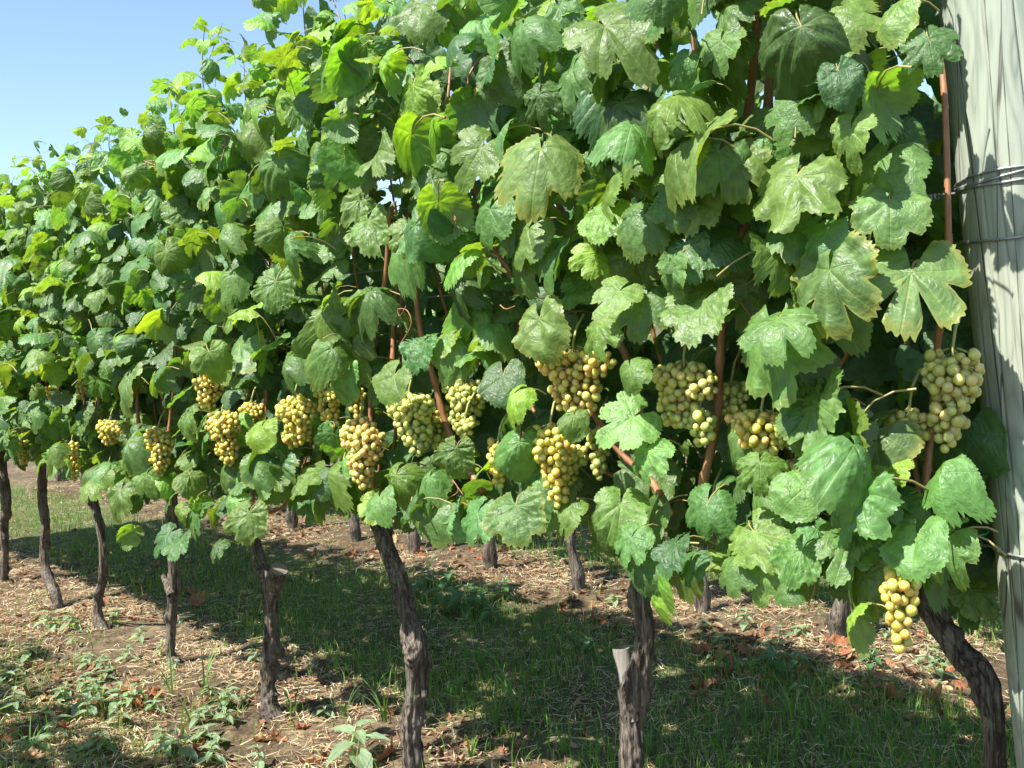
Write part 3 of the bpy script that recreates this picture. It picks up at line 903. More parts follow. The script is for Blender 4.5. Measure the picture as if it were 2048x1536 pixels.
for pts, y, wpx in TC:
    um = np.mean([p[0] for p in pts]); c = at_y(pts[0][0], pts[0][1], y)
    z = (c-CAM).dot(FWD)
    V = vine_for(c.x)
    P3 = [at_y(u, v, y+.02*math.sin(k*1.3)) for k, (u, v) in enumerate(pts)]
    r = wpx/2/F*z*.84
    cane(V, P3, r, r*.72)
    for k in range(len(pts)-1):
        cane_px.append((pts[k], pts[k+1], z))
# ordinary canes rising from each head, mostly hidden
for i, V in enumerate(VINES):
    h = V['head']
    for k in range(5):
        x1 = -V['s'] + (k-2)*.15 + R.uniform(-.05, .05)
        yy = R.uniform(-.09, .10)
        pts = [h, Vector(((h.x+x1)/2, yy*.4, h.z+.07)), Vector((x1, yy, 1.1)), Vector((x1+R.uniform(-.05, .05), yy+R.uniform(-.06, .06), 1.45)), Vector((x1+R.uniform(-.08, .08), yy+R.uniform(-.08, .08), 1.8)), Vector((x1+R.uniform(-.1, .1), yy+R.uniform(-.1, .1), 1.94))]
        if min((p.xy-Vector((post_x(p.z), 0))).length for p in pts) < .11: continue
        cane(V, pts, .0052, .0026)

# ------------------------------------------------------------------ leaves placed after the photograph
HERO = [ # u, v, diameter px, tip angle (deg, + = towards the right), tone, mesh, facing (c camera, s sun/out, b back)
 (1820, 562, 262, -12, 's', L_LOBED), (1655, 560, 205, -10, 's', L_LOBED2), (1545, 692, 258, 25, 'm', L_BIG), (1400, 610, 160, -15, 'p', 2),
 (1440, 90, 96, -5, 'm', 3), (1610, 70, 225, 20, 'd', L_BULL), (1790, 20, 125, 10, 'p', 0), (1755, 195, 150, 25, 'y', L_NARROW), (1592, 215, 125, -25, 'm', 6),
 (1468, 330, 150, 10, 'p', L_LOBED2), (1585, 368, 212, -5, 'p', L_BIG), (1392, 385, 150, -35, 'p', 2), (1757, 325, 165, -30, 'm', L_BULL), (1780, 415, 150, 0, 'p', 13),
 (1375, 122, 90, -10, 'p', 5), (842, 15, 125, 0, 'm', L_ROUND), (905, 80, 95, 30, 'd', 1), (1222, 62, 205, 35, 'm', 3), (1140, 150, 128, -20, 'm', L_LOBED2),
 (1238, 220, 168, 0, 'd', L_BULL), (1316, 235, 150, -15, 'm', 8), (1268, 300, 115, -20, 'm', 5), (1078, 312, 195, -10, 's', 6), (955, 306, 125, -30, 'm', 3),
 (976, 430, 118, -20, 'm', 6), (820, 280, 130, -5, 'y', L_NARROW), (878, 415, 128, 15, 'y', 11), (735, 450, 115, 10, 'm', 2), (815, 470, 100, 0, 'm', 8),
 (1050, 470, 125, -40, 'p', 6), (1100, 520, 105, 0, 'm', 3), (1176, 440, 95, -30, 'm', 10), (1282, 440, 128, -20, 'm', 5), (1342, 400, 110, 20, 'p', 2),
 (692, 130, 120, -30, 'y', 11), (765, 130, 100, -10, 'y', 5), (1078, 650, 136, 10, 'p', L_ROUND), (1195, 660, 120, 20, 'm', 8), (735, 590, 102, 0, 'd', L_BULL),
 (905, 572, 98, 5, 'd', L_BULL), (915, 690, 105, 30, 'm', 1), (840, 690, 95, -20, 'm', 2), (680, 745, 105, -10, 'b', 0), (783, 760, 95, -25, 'p', L_ROUND),
 (1005, 760, 105, 5, 'd', L_ROUND), (1022, 795, 88, -15, 'y', 5), (1260, 745, 85, 30, 'm', 1), (1146, 838, 68, 0, 'm', 0), (1035, 895, 118, -15, 'b', 11),
 (1255, 840, 125, -50, 'b', 3), (1290, 912, 108, 15, 'b', 8), (910, 905, 85, -10, 'm', 2), (855, 965, 100, -15, 'm', 6), (1030, 1022, 125, 10, 'p', 2),
 (950, 1036, 115, -5, 'm', 8), (1240, 1020, 115, -5, 'm', 3), (1258, 1085, 105, -15, 'm', 8), (1345, 1095, 105, 10, 'd', 2), (1295, 1120, 115, -10, 'd', 4), (1300, 1190, 95, 0, 'y', 11), (790, 960, 95, 0, 'm', 5), (758, 1002, 85, 20, 'm', 10), (1740, 878, 190, -50, 's', 6),
 (1520, 935, 100, 0, 'm', 8), (1602, 982, 115, -40, 'b', 0), (1700, 1000, 190, -35, 'b', L_BIG), (1775, 945, 85, 0, 'y', 3), (1880, 960, 150, 10, 'b', L_NARROW),
 (1830, 1084, 138, 5, 'b', L_ROUND), (1600, 1108, 125, -25, 'b', 2), (1525, 1150, 95, -5, 'p', 13), (1470, 1140, 88, -15, 'p', 6), (1578, 1182, 60, 0, 'm', 1),
 (1728, 1165, 125, -10, 's', L_BULL), (1705, 1230, 105, -5, 'y', 5), (1938, 1190, 135, 0, 'd', 8), (1410, 1020, 118, -20, 'm', L_BULL), (1312, 1148, 140, -5, 'y', 11),
 (470, 700, 148, -5, 'p', L_BIG), (567, 730, 100, 15, 'm', L_BULL), (250, 762, 105, 0, 'p', 4), (190, 680, 78, 10, 'm', 1), (105, 730, 60, 0, 'y', 5),
 (360, 532, 80, 10, 'm', 0), (455, 560, 100, -10, 'm', 6), (550, 572, 100, -5, 'm', 2), (370, 835, 64, 5, 'm', 4), (520, 860, 76, 5, 'y', 0),
 (250, 890, 102, -25, 'p', L_BULL), (508, 945, 80, 10, 'm', 1), (495, 1036, 95, -5, 'p', 2), (102, 902, 70, -15, 'p', 6), (235, 988, 85, -15, 'p', 13),
 (505, 260, 105, -10, 'm', 0), (645, 270, 110, 5, 'y', 11), (560, 330, 110, 15, 'm', L_BULL), (440, 470, 95, 5, 'm', L_BULL), (640, 355, 90, 0, 'm', 8),
 (330, 1075, 70, -30, 'd', 3), (262, 1062, 50, -25, 'y', 5), (355, 1085, 70, 10, 'd', 2), (430, 1095, 60, 10, 'd', 8),
 (1680, 150, 110, 10, 'd', 4), (1700, 270, 110, -20, 'p', 3), (1860, 90, 130, 10, 'd', 8), (1290, 600, 130, -10, 'm', 6), (1370, 500, 130, 20, 'm', 2), (1230, 590, 110, -40, 'p', 3),
 (1650, 470, 110, 10, 'm', 0), (1040, 60, 130, 10, 'm', L_BULL), (1080, 200, 110, 0, 'd', 8), (1000, 130, 130, 30, 'd', 4), (1380, 1130, 90, 5, 'd', 8),
]
NF = 0
for hi, (u, v, d, ta, tn, me) in enumerate(HERO):
    y = -.29 - .05*R.random() - (.03 if d > 180 else 0)
    if u > 1730 and v < 1000: y = -.22 - .05*R.random()
    if u > 1920 and v > 1100: y = .10
    c = at_y(u, v, y); z = (c-CAM).dot(FWD); size = d/F*z*1.0
    tocam = (CAM-c).normalized()
    n = tocam*.36 + sun_dir*.68 + Vector((R.uniform(-.35, .35), R.uniform(-.2, .2), R.uniform(-.3, .2)))
    if tn == 'y' and me in (L_NARROW, 11, 5):   # seen from beneath, light coming through
        n = -tocam*.55 + Vector((R.uniform(-.4, .4), -.75, .35))
        if R.random() < .5: n = Vector((-.85, .25+R.uniform(-.2, .2), .45))
    tip = UP*-1*math.cos(rad(ta)) + RIGHT*math.sin(rad(ta)) 
    tip = tip + FWD*R.uniform(-.2, .2)
    mesh = me if not isinstance(me, int) else LEAVES[me]
    V = vine_for(c.x)
    add_leaf(V['o'], mesh, c, n, tip, size, tone(tn)); V['n'] += 1

# ------------------------------------------------------------------ the rest of the canopy
BL = [(-300, 900), (0, 925), (120, 950), (200, 1010), (260, 1060), (420, 1060), (450, 1040), (560, 1045), (700, 1035), (800, 1060), (950, 1078), (1100, 1070), (1200, 1070), (1250, 1150), (1330, 1215), (1390, 1150), (1480, 1165), (1600, 1190), (1680, 1210), (1740, 1250), (1850, 1190), (1900, 1230), (2000, 1260), (2400, 1270)]
def bottom_line(u): return float(np.interp(u, [p[0] for p in BL], [p[1] for p in BL]))
def top_z(s): return float(np.interp(s, (.4, 1.5, 2.0, 2.5, 2.9, 8), (2.02, 2.04, 2.16, 2.22, 2.10, 2.06))) + .07*noise.noise(Vector((s*2.3, 4.4, 0)))
def seg_dist(p, a, b):
    ax, ay = a; bx, by = b; dx, dy = bx-ax, by-ay
    t = max(0, min(1, ((p[0]-ax)*dx+(p[1]-ay)*dy)/(dx*dx+dy*dy+1e-9)))
    return math.hypot(p[0]-ax-t*dx, p[1]-ay-t*dy)
SKYGAP = [(1440, 175, 26), (1475, 130, 14), (1500, 150, 16), (1212, 285, 18), (1375, 60, 14), (1815, 112, 14), (1840, 165, 18), (1840, 300, 18), (762, 352, 16), (1160, 330, 12), (975, 340, 10), (1600, 162, 10), (1280, 145, 12), (690, 290, 8)]

def allowed(c, size, dense=True):
    u, v, z = proj(c)
    rpx = size*.5/z*F
    if (c.xy-Vector((post_x(c.z), 0))).length < PR+size*.34: return False
    if c.x > post_x(c.z) - .05 and c.y < .1: return False
    if c.x > POST.x+.25: return False
    if v + rpx*.75 > bottom_line(u): return False
    for (x, y, r) in SKYGAP:
        if math.hypot(u-x, v-y) < r*.7 + rpx*.5: return False
    for (bc, bu, bv, bw, bh, bz) in bunch_info:
        if z < bz+.01 and abs(u-bu) < bw*.75+rpx*.45 and abs(v-bv) < bh*.80+rpx*.5: return False
        # keep most of the sunlight that reaches each bunch
        d = c-bc; t = d.dot(sun_dir)
        if t > 0.02 and (d-sun_dir*t).length < .04+size*.40 and R.random() < .8: return False
    tt_ = (-.06-c.y)/sun_dir.y           # where this leaf's shadow meets the post's plane
    if c.y < -.06:
        hs = c + sun_dir*tt_
        if hs.x > post_x(hs.z)-.085-size*.2 and R.random() < .8: return False
    for (a, b, cz) in cane_px:
        if z < cz and seg_dist((u, v), a, b) < rpx*.52 and R.random() < .72: return False
    return True

for i, V in enumerate(VINES):
    s0 = VINES[i-1]['s'] if i else V['s']-.5
    s1 = VINES[i+1]['s'] if i+1 < len(VINES) else V['s']+.73
    lo, hi = (s0+V['s'])/2, (s1+V['s'])/2
    if i == 0: lo = .42
    want = int((hi-lo)/.73*300); tries = 0
    want = min(want, 296-V['n'])
    cnt = 0
    while cnt < want and tries < 4000:
        tries += 1
        s = R.uniform(lo, hi); zt_ = top_z(s)
        z = R.uniform(.72, zt_)
        f = R.random()
        wd = .27 - .10*max(0, (z-1.5)/.7)
        if z < 1.0: wd *= .75
        if f < .74: y = -wd + R.gauss(0, .055)
        elif f < .80: y = wd + R.gauss(0, .05)
        else: y = R.uniform(-wd, wd*.4)
        if z > 2.0 and R.random() < .4: continue
        size = R.uniform(.070, .132)*(1.0 if z < 1.85 else .78)
        if z > zt_-.12: size *= R.uniform(.55, .85)
        c = Vector((-s, y, z))
        if not allowed(c, size): continue
        sd = -1 if y < .06 else 1
        q = R.random()
        az = R.gauss(0, 52 if q < .8 else 110); el = R.gauss(42, 20)
        if z > zt_-.25: el = R.gauss(48, 28); az = R.gauss(0, 90)
        n = Vector((math.sin(rad(az))*math.cos(rad(el)), sd*math.cos(rad(az))*math.cos(rad(el)), math.sin(rad(el))))
        tip = Vector((R.gauss(0, .75), sd*.35, -1.0))
        q = R.random()
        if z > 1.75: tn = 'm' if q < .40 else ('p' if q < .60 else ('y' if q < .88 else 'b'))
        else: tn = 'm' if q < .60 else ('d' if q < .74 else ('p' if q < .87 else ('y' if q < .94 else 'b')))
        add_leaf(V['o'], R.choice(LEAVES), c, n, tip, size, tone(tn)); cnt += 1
    V['n'] += cnt

# the inner and far side of each vine's canopy: hundreds of leaves that nobody could pick apart
IN_ME = [leaf_mesh('inner_leaf', 800+k, .4, st_, na=36, nr=3, petiole=False) for k, st_ in enumerate(('wavy', 'dome', 'cup'))]
IN_DAT = []
for me_ in IN_ME:
    A = np.zeros((len(me_.vertices), 3), dtype=np.float32); me_.vertices.foreach_get('co', A.ravel())
    B = np.zeros((len(me_.vertices), 3), dtype=np.float32); me_.attributes['leafco'].data.foreach_get('vector', B.ravel())
    IN_DAT.append((A, B, [tuple(p_.vertices) for p_ in me_.polygons]))
def joined_leaves(parent, places, col):
    VV = []; LL = []; FI = []; TT = []; o_ = 0
    for m in places:
        A, B, FF = R.choice(IN_DAT); m = np.array(m)
        VV.append(A @ m[:3, :3].T + m[:3, 3]); LL.append(B + np.array((0, 0, 0)))
        for f in FF: FI += [a+o_ for a in f]; TT.append(len(f))
        o_ += len(A)
    me = mesh_np('inner_foliage', np.vstack(VV), FI, TT, [M_LEAF])
    at = me.attributes.new('leafco', 'FLOAT_VECTOR', 'POINT'); at.data.foreach_set('vector', np.vstack(LL).astype(np.float32).ravel())
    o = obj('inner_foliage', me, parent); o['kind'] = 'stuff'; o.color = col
    return o
for i, V in enumerate(VINES):
    s0 = VINES[i-1]['s'] if i else V['s']-.5
    s1 = VINES[i+1]['s'] if i+1 < len(VINES) else V['s']+.73
    lo, hi = (s0+V['s'])/2, (s1+V['s'])/2
    if i == 0: lo = .42
    off = Vector(V['o'].location); pl = []; tries = 0
    while len(pl) < int((hi-lo)/.73*250) and tries < 4500:
        tries += 1
        s = R.uniform(lo, hi); z = R.uniform(.80, top_z(s)-.1)
        if z > 1.3 and R.random() < .35: continue
        y = R.uniform(-.10, .27); size = R.uniform(.08, .14); c = Vector((-s, y, z))
        if not allowed(c, size): continue
        n = Vector((R.gauss(0, .6), -1 if y < .1 else 1, R.gauss(.5, .4)))
        pl.append(leaf_matrix(c-off, n, Vector((R.gauss(0, .5), R.gauss(0, .3), -1)), size))
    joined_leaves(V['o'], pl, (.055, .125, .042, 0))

# shoots that stand up against the sky
SH = [ # pixels from base to tip, depth
 ([(418, 270), (408, 190), (405, 120), (408, 70), (412, 42)], -.05, 7), ([(495, 260), (490, 180), (488, 130), (486, 95)], .0, 6), ([(352, 300), (345, 230), (338, 190), (334, 160)], -.06, 5),
 ([(620, 150), (610, 60), (604, -20), (600, -80)], -.05, 8), ([(225, 330), (218, 290), (220, 258)], .0, 4), ([(150, 345), (138, 318), (128, 308)], .0, 3),
 ([(700, 130), (680, 40), (655, -30)], -.02, 8), ([(560, 220), (552, 150), (560, 95)], .05, 5), ([(300, 330), (292, 298), (298, 280)], .05, 4), ([(30, 400), (24, 368), (30, 352)], 0, 4), ([(745, 120), (760, 30), (770, -60)], 0, 8),
 ([(272, 350), (262, 300), (258, 285)], -.05, 4), ([(85, 380), (75, 350), (68, 345)], .02, 3)]
for pts, y, nl in SH:
    P3 = [at_y(u, v, y) for u, v in pts]
    V = vine_for(P3[0].x)
    cane(V, P3, .0028, .0010, M_SHOOT, name='shoot', nodes=False)
    P = V['canes'][-1]; n = len(P)
    for k in range(nl):
        t = (k+.6)/nl; j = min(n-1, int(t*(n-1)))
        p = Vector(P[j]); side = 1 if k % 2 else -1
        size = (.115*(1-t)+.042)*R.uniform(.8, 1.2)
        a = R.uniform(-.5, .5)
        out = (RIGHT*side*.9 + FWD*R.uniform(-.5, .5) + Vector((0, 0, .2))).normalized()
        c = p + out*size*.62
        nrm = Vector((out.x*.2+R.uniform(-.5, .5), -.35+R.uniform(-.6, .5), .75))
        tip = out + Vector((0, 0, -.75 if t < .75 else .5))
        add_leaf(V['o'], R.choice(YOUNG), c, nrm, tip, size, tone('y' if R.random() < .75 else 'b')); V['n'] += 1
# tendrils
for pts, y in (([(800, 690), (822, 650), (815, 622), (796, 618), (800, 632), (812, 612)], -.3), ([(905, 470), (912, 440), (905, 430), (912, 448), (906, 460)], -.3), ([(1000, 610), (1012, 618), (1030, 612)], -.3), ([(860, 1010), (915, 985), (905, 960), (940, 1010)], -.26), ([(418, 120), (440, 60), (445, 46)], -.05), ([(925, 1005), (950, 1020), (962, 1045)], -.28)):
    P3 = [at_y(u, v, y) for u, v in pts]; V = vine_for(P3[0].x)
    cane(V, P3, .0014, .0008, M_CANE if pts[0][1] > 300 else M_SHOOT, name='tendril', nodes=False)
for (u, v, vi) in ((1944, 1086, 0), (792, 1034, 2)):
    c = at_y(u, v, -.03)
    V = VINES[vi]; off = Vector(V['o'].location); mb = MB()
    mb.tube([c-off+Vector((.014*math.cos(t)+.006*t*.3, .012*math.sin(t), .003*t)) for t in np.linspace(0, 8.5, 40)], .0016, 5)
    obj('plastic_tie', mb.mesh('plastic_tie', [M_TIE]), V['o'])

# ------------------------------------------------------------------ the second row, behind
def simple_vine(seed, nleaf, htop=2.0):
    r = random.Random(seed)
    v = bpy.data.objects.new('grapevine', None); COL.objects.link(v); v.empty_display_size = .1
    path = []; x = y = 0
    for k, z in enumerate((-.05, .08, .2, .33, .46, .6, .74, .86)):
        path.append((x, y, z, (.030, .032, .022, .024, .021, .022, .02, .017)[k]*r.uniform(.85, 1.2)))
        x += r.uniform(-.03, .022); y += r.uniform(-.012, .012)
    mb, _ = trunk_mesh(path, seed=seed, seg=16, sub=6, knots=[(.12, r.uniform(0, 6), .6, .04), (.4, r.uniform(0, 6), .5, .03), (.6, r.uniform(0, 6), .5, .03)])
    obj('trunk', mb.mesh('trunk', [M_BARK]), v)
    for k in range(4):
        mb = MB(); x1 = (k-1.5)*.17
        mb.tube([Vector((x, y, .83)), Vector(((x+x1)/2, 0, .95)), Vector((x1, r.uniform(-.08, .08), 1.2)), Vector((x1+.04, r.uniform(-.1, .1), 1.6)), Vector((x1, 0, htop-.1))], [.007, .006, .005, .004, .003], 6)
        obj('cane', mb.mesh('cane', [M_CANE]), v)
    for k in range(nleaf):
        z = r.uniform(.74, htop); wd = .26
        yy = r.choice((-1, -1, 1))*wd*r.uniform(.2, 1.05)
        c = Vector((r.uniform(-.36, .36), yy, z))
        sd = -1 if yy < 0 else 1
        n = Vector((r.gauss(0, .6), sd, r.gauss(.6, .3)))
        o = bpy.data.objects.new('leaf', r.choice(LEAVES)); COL.objects.link(o); o.parent = v
        o.matrix_basis = leaf_matrix(c, n, Vector((r.gauss(0, .4), sd*.3, -1)), r.uniform(.10, .17))
        o.color = tone(r.choice('mmmdpp'))
    return v
def copy_tree(o, loc, rz=0):
    c = o.copy(); COL.objects.link(c); c.location = loc; c.rotation_euler.z = rz
    for ch in o.children:
        d = ch.copy(); COL.objects.link(d); d.parent = c
    return c
protos = [simple_vine(301+k, 92, 1.92) for k in range(3)]
used = set()
YR2 = 1.75
k = 0
for j in range(-2, 14):
    s = 1.93 + .655*j
    loc = (-s + R.uniform(-.03, .03), YR2+R.uniform(-.03, .03), 0)
    loc = (loc[0], loc[1], ground_z(loc[0], loc[1]))
    pi = k % 3; k += 1
    if pi not in used:
        o = protos[pi]; o.location = loc; used.add(pi)
    else:
        o = copy_tree(protos[pi], loc, R.choice((0, .3, -.3, .15)))
    tag(o, {0: 'second-row vine whose foot shows between the dead leaves and the bent front vine', 1: 'second-row vine whose trunk shows beside the front trunk with the sawn stub',
            2: 'second-row vine with knobbly bare trunk rising past the dark green weeds', 3: 'second-row vine with its foot in the dark green weed clump'}.get(j, 'slim vine of the second row, mostly hidden by the front row'), 'grapevine', 'vines of the second row')

for j in range(13):
    s = 2.4 + .70*j; loc = Vector((-s+R.uniform(-.03, .03), 3.5+R.uniform(-.03, .03), 0)); loc.z = ground_z(loc.x, loc.y)
    tag(copy_tree(protos[j % 3], loc, R.choice((0, .3, -.3, .15))), 'vine of the third row, beyond the second row', 'grapevine', 'vines of the third row')

# the row on the near side of the alley: out of view, its shade falls into the picture
lo_leaf = leaf_mesh('plain_leaf', 5, .4, 'wavy', na=20, nr=2, petiole=False)
LV = np.zeros((len(lo_leaf.vertices), 3), dtype=np.float32); lo_leaf.vertices.foreach_get('co', LV.ravel())
LFt = [tuple(p_.vertices) for p_ in lo_leaf.polygons]
for j in range(6):
    s = 2.55 + .70*j
    v = bpy.data.objects.new('grapevine', None); COL.objects.link(v)
    v.location = (-s, -1.98, ground_z(-s, -1.98))
    tag(v, 'vine of the neighbouring row whose shade falls on the bare litter', 'grapevine', 'vines of the neighbouring row')
    mb, _ = trunk_mesh([(0, 0, -.05, .03), (.02, 0, .2, .026), (0, .01, .45, .024), (-.02, 0, .7, .022), (0, 0, .9, .018)], seed=60+j, seg=12, sub=5)
    obj('trunk', mb.mesh('trunk', [M_BARK]), v)
    VV = []; FFi = []; TT = []
    LCO = []
    for q in range(150):
        c = Vector((R.uniform(-.36, .36), R.uniform(-.2, .2), R.uniform(.75, 2.1)))
        m = np.array(leaf_matrix(c, Vector((R.gauss(0, .6), R.choice((-1, 1)), R.gauss(.6, .3))), Vector((R.gauss(0, .4), .2, -1)), R.uniform(.1, .16)))
        o_ = sum(len(a) for a in VV)
        VV.append(LV @ m[:3, :3].T + m[:3, 3])
        for f in LFt: FFi += [a+o_ for a in f]; TT.append(len(f))
    fo = obj('foliage', mesh_np('foliage', np.vstack(VV), FFi, TT, [M_LEAF]), v); fo['kind'] = 'stuff'
    fo.color = (.06, .13, .04, 0)

# ------------------------------------------------------------------ ground cover
def in_view(p, margin=80):
    u, v, z = proj(p)
    return -margin < u < 2048+margin and v < 1536+margin*2.5 and z > .3

def scatter(n, ylo, yhi, smax, dens):
    out = []
    while len(out) < n:
        s = R.uniform(.3, smax)
        y = R.uniform(ylo, yhi)
        p = Vector((-s, y, 0))
        u, v, z = proj(p)
        if not (-150 < u < 2200 and v < 1750): continue
        if R.random() > min(1, (3.4/z)**1.4): continue
        if R.random() > dens(s, y): continue
        p.z = ground_z(p.x, p.y); out.append(p)
    return out

def alley(y):            # 1 in the middle of an alley, 0 under a row
    ph = (y/1.75) % 1.0
    return max(0, min(1, (.5-abs(ph-.5)-.14)/.12))
def patch(s, y, k, f=1.6): return .5+.9*noise.noise(Vector((s*f, y*f, k)))

def blades(name, P, hfun, wfun, cfun, mat, bend=.5, nseg=3, lie=False):
    V = []; Fc = []; C = []
    for p in P:
        h = hfun(p); wd = wfun(p); a = R.uniform(0, 2*math.pi); la = R.uniform(0, 2*math.pi)
        ln = R.uniform(.1, 1)*bend
        side = Vector((math.cos(a), math.sin(a), 0)); ld = Vector((math.cos(la), math.sin(la), 0))
        c = cfun(p); o = len(V)
        for k in range(nseg):
            t = k/nseg
            if lie:
                q = p + ld*h*(t-.5) + Vector((0, 0, .004 + R.uniform(0, .012)))
                wv = Vector((-ld.y, ld.x, R.uniform(-.5, .5)))*wd*.5
            else:
                q = p + Vector((0, 0, h*(t-.35*ln*t*t))) + ld*h*ln*t*t
                wv = side*wd*.5*(1-.55*t)
            V.append(q-wv); V.append(q+wv); C += [c, c]
        if lie: V.append(p + ld*h*.5 + Vector((0, 0, R.uniform(.002, .02))))
        else: V.append(p + Vector((0, 0, h*(1-.35*ln))) + ld*h*ln)
        C.append(c)
        for k in range(nseg-1):
            Fc.append((o+2*k, o+2*k+1, o+2*k+3, o+2*k+2))
        Fc.append((o+2*nseg-2, o+2*nseg-1, o+2*nseg))
    me = mesh_np(name, np.array([tuple(v) for v in V]), [i for f in Fc for i in f], [len(f) for f in Fc], [mat], True, None, np.array(C))
    return obj(name, me)

def gcol(p):
    j = R.uniform(.7, 1.3); q = R.random()
    if q < .70: c = (.10, .22, .036)
    elif q < .9: c = (.15, .25, .05)
    else: c = (.34, .29, .13)
    return (c[0]*j, c[1]*j, c[2]*j)
P = scatter(52000, -.9, 4.6, 11, lambda s, y: (.05+.95*alley(y) if y > 0 else .10+.25*alley(y))*max(0.05, min(1, patch(s, y, 2.2)+.25)))
g = blades('grass', P, lambda p: R.uniform(.02, .085)*(1.9 if R.random() < .06 else 1), lambda p: R.uniform(.0018, .004), gcol, M_GRASS, .7)
tag(g, 'short green grass growing between the vine rows', 'grass', kind='stuff')
def scol(p):
    j = R.uniform(.55, 1.25); q = R.random()
    c = (.56, .47, .30) if q < .5 else ((.38, .26, .15) if q < .8 else (.30, .15, .08))
    return (c[0]*j, c[1]*j, c[2]*j)
P = scatter(60000, -1.0, 4.6, 11, lambda s, y: max(.08, min(1, 1.5*(patch(s, y, 7.7, 2.0)-.05)))*(1-.6*alley(y)*(y > 0)))
g = blades('straw_litter', P, lambda p: R.uniform(.015, .085), lambda p: R.uniform(.0012, .0036), scol, M_STRAW, lie=True, nseg=2)
tag(g, 'dry straw and dead grass stalks lying on the bare soil', 'straw', kind='stuff')
def ccol(p):
    j = R.uniform(.5, 1.3); q = R.random()
    c = (.17, .08, .04) if q < .45 else ((.32, .21, .12) if q < .65 else (.085, .055, .035))
    return (c[0]*j, c[1]*j, c[2]*j)
def chips(name, P):
    V = []; Fc = []; C = []
    for p in P:
        sz = R.uniform(.004, .011)*(2.2 if R.random() < .2 else 1); a = R.uniform(0, 6.28); o = len(V); c = ccol(p)
        n = 5
        tilt = Vector((R.gauss(0, .5), R.gauss(0, .5), 1)).normalized()
        ax = tilt.orthogonal().normalized(); ay = tilt.cross(ax)
        V.append(p+Vector((0, 0, R.uniform(.002, .014))+tilt*sz*.3) if False else p+Vector((0, 0, sz*.5)))
        C.append(c)
        for k in range(n):
            th = a+k*2*math.pi/n; r_ = sz*R.uniform(.5, 1.1)
            V.append(p+Vector((0, 0, sz*.4))+(ax*math.cos(th)+ay*math.sin(th))*r_+Vector((0, 0, R.uniform(0, .35)*sz))); C.append(c)
        for k in range(n): Fc.append((o, o+1+k, o+1+(k+1) % n))
    return obj(name, mesh_np(name, np.array([tuple(v) for v in V]), [i for f in Fc for i in f], 3, [M_STRAW], False, None, np.array(C)))
P = scatter(13000, -1.0, 4.2, 10, lambda s, y: max(.02, min(1, 1.6*(patch(s, y, 12.2, 2.0)-.3)))*(1-.8*alley(y)*(y > 0)))
tag(chips('leaf_litter', P), 'crumbled brown leaf fragments scattered under the rows', 'leaf litter', kind='stuff')

# single fallen vine leaves
CR = [leaf_mesh('dry_leaf_blade', 400+k, .5, 'crumple', M_DRY, na=48, nr=5, petiole=False) for k in range(6)]
cnt = 0
spots = []
for (u0, u1, v0, v1, n) in ((1380, 1960, 1290, 1420, 75), (1380, 1760, 1230, 1330, 20), (700, 1010, 1080, 1130, 26), (420, 720, 1060, 1120, 14), (0, 330, 1380, 1536, 34), (380, 640, 1380, 1536, 14), (20, 420, 1120, 1260, 24), (1120, 1400, 1180, 1260, 22), (640, 1000, 1480, 1536, 8), (1200, 1500, 1300, 1400, 12)):
    for _ in range(n): spots.append((R.uniform(u0, u1), R.uniform(v0, v1)))
for (u, v) in spots:
    p = at_ground(u, v); p.z = ground_z(p.x, p.y)
    o = bpy.data.objects.new('fallen_leaf', R.choice(CR)); COL.objects.link(o)
    sz = R.uniform(.03, .075)
    n = Vector((R.gauss(0, .3), R.gauss(0, .3), 1))
    o.matrix_basis = leaf_matrix(p+Vector((0, 0, sz*.10)), n, Vector((R.uniform(-1, 1), R.uniform(-1, 1), 0)), sz)
    q = R.random(); j = R.uniform(.7, 1.2)
    c = (.30, .12, .065) if q < .6 else ((.42, .27, .15) if q < .85 else (.16, .08, .05))
    o.color = (c[0]*j, c[1]*j, c[2]*j, .3)
    tag(o, 'curled dry brown vine leaf fallen on the soil', 'leaf', 'fallen dry vine leaves')

# broad-leaved weeds
def weed_leaf_mesh(seed):
    r = random.Random(seed); V = []; L = []; Fc = []
    nl, nw = 12, 4
    bend = r.uniform(.2, .7)
    for i in range(nl+1):
        t = i/nl; wd = .23*math.sin(math.pi*min(1, t**.8))**.9*(1-.12*t)*(1+.10*(i % 2))
        if i in (0, nl): wd = .006
        for k in range(-nw, nw+1):
            f = k/nw
            x = f*wd; y = -t
            z = .10*abs(f)*wd*4 - bend*t*t*.6 + .02*noise.noise(Vector((x*9, y*9, seed)))
            V.append((x, y, z)); L.append((x*1.2, -t*.5, .5*abs(f)))
    n = 2*nw+1
    for i in range(nl):
        for k in range(2*nw):
            a = i*n+k; Fc += [a, a+n, a+n+1, a+1]
    me = mesh_np('weed_leaf', np.array(V), Fc, 4, [M_WEED])
    at = me.attributes.new('leafco', 'FLOAT_VECTOR', 'POINT'); at.data.foreach_set('vector', np.array(L, dtype=np.float32).ravel())
    if me.polygons[20].normal.z < 0: me.flip_normals()
    return me
WL = [weed_leaf_mesh(500+k) for k in range(4)]
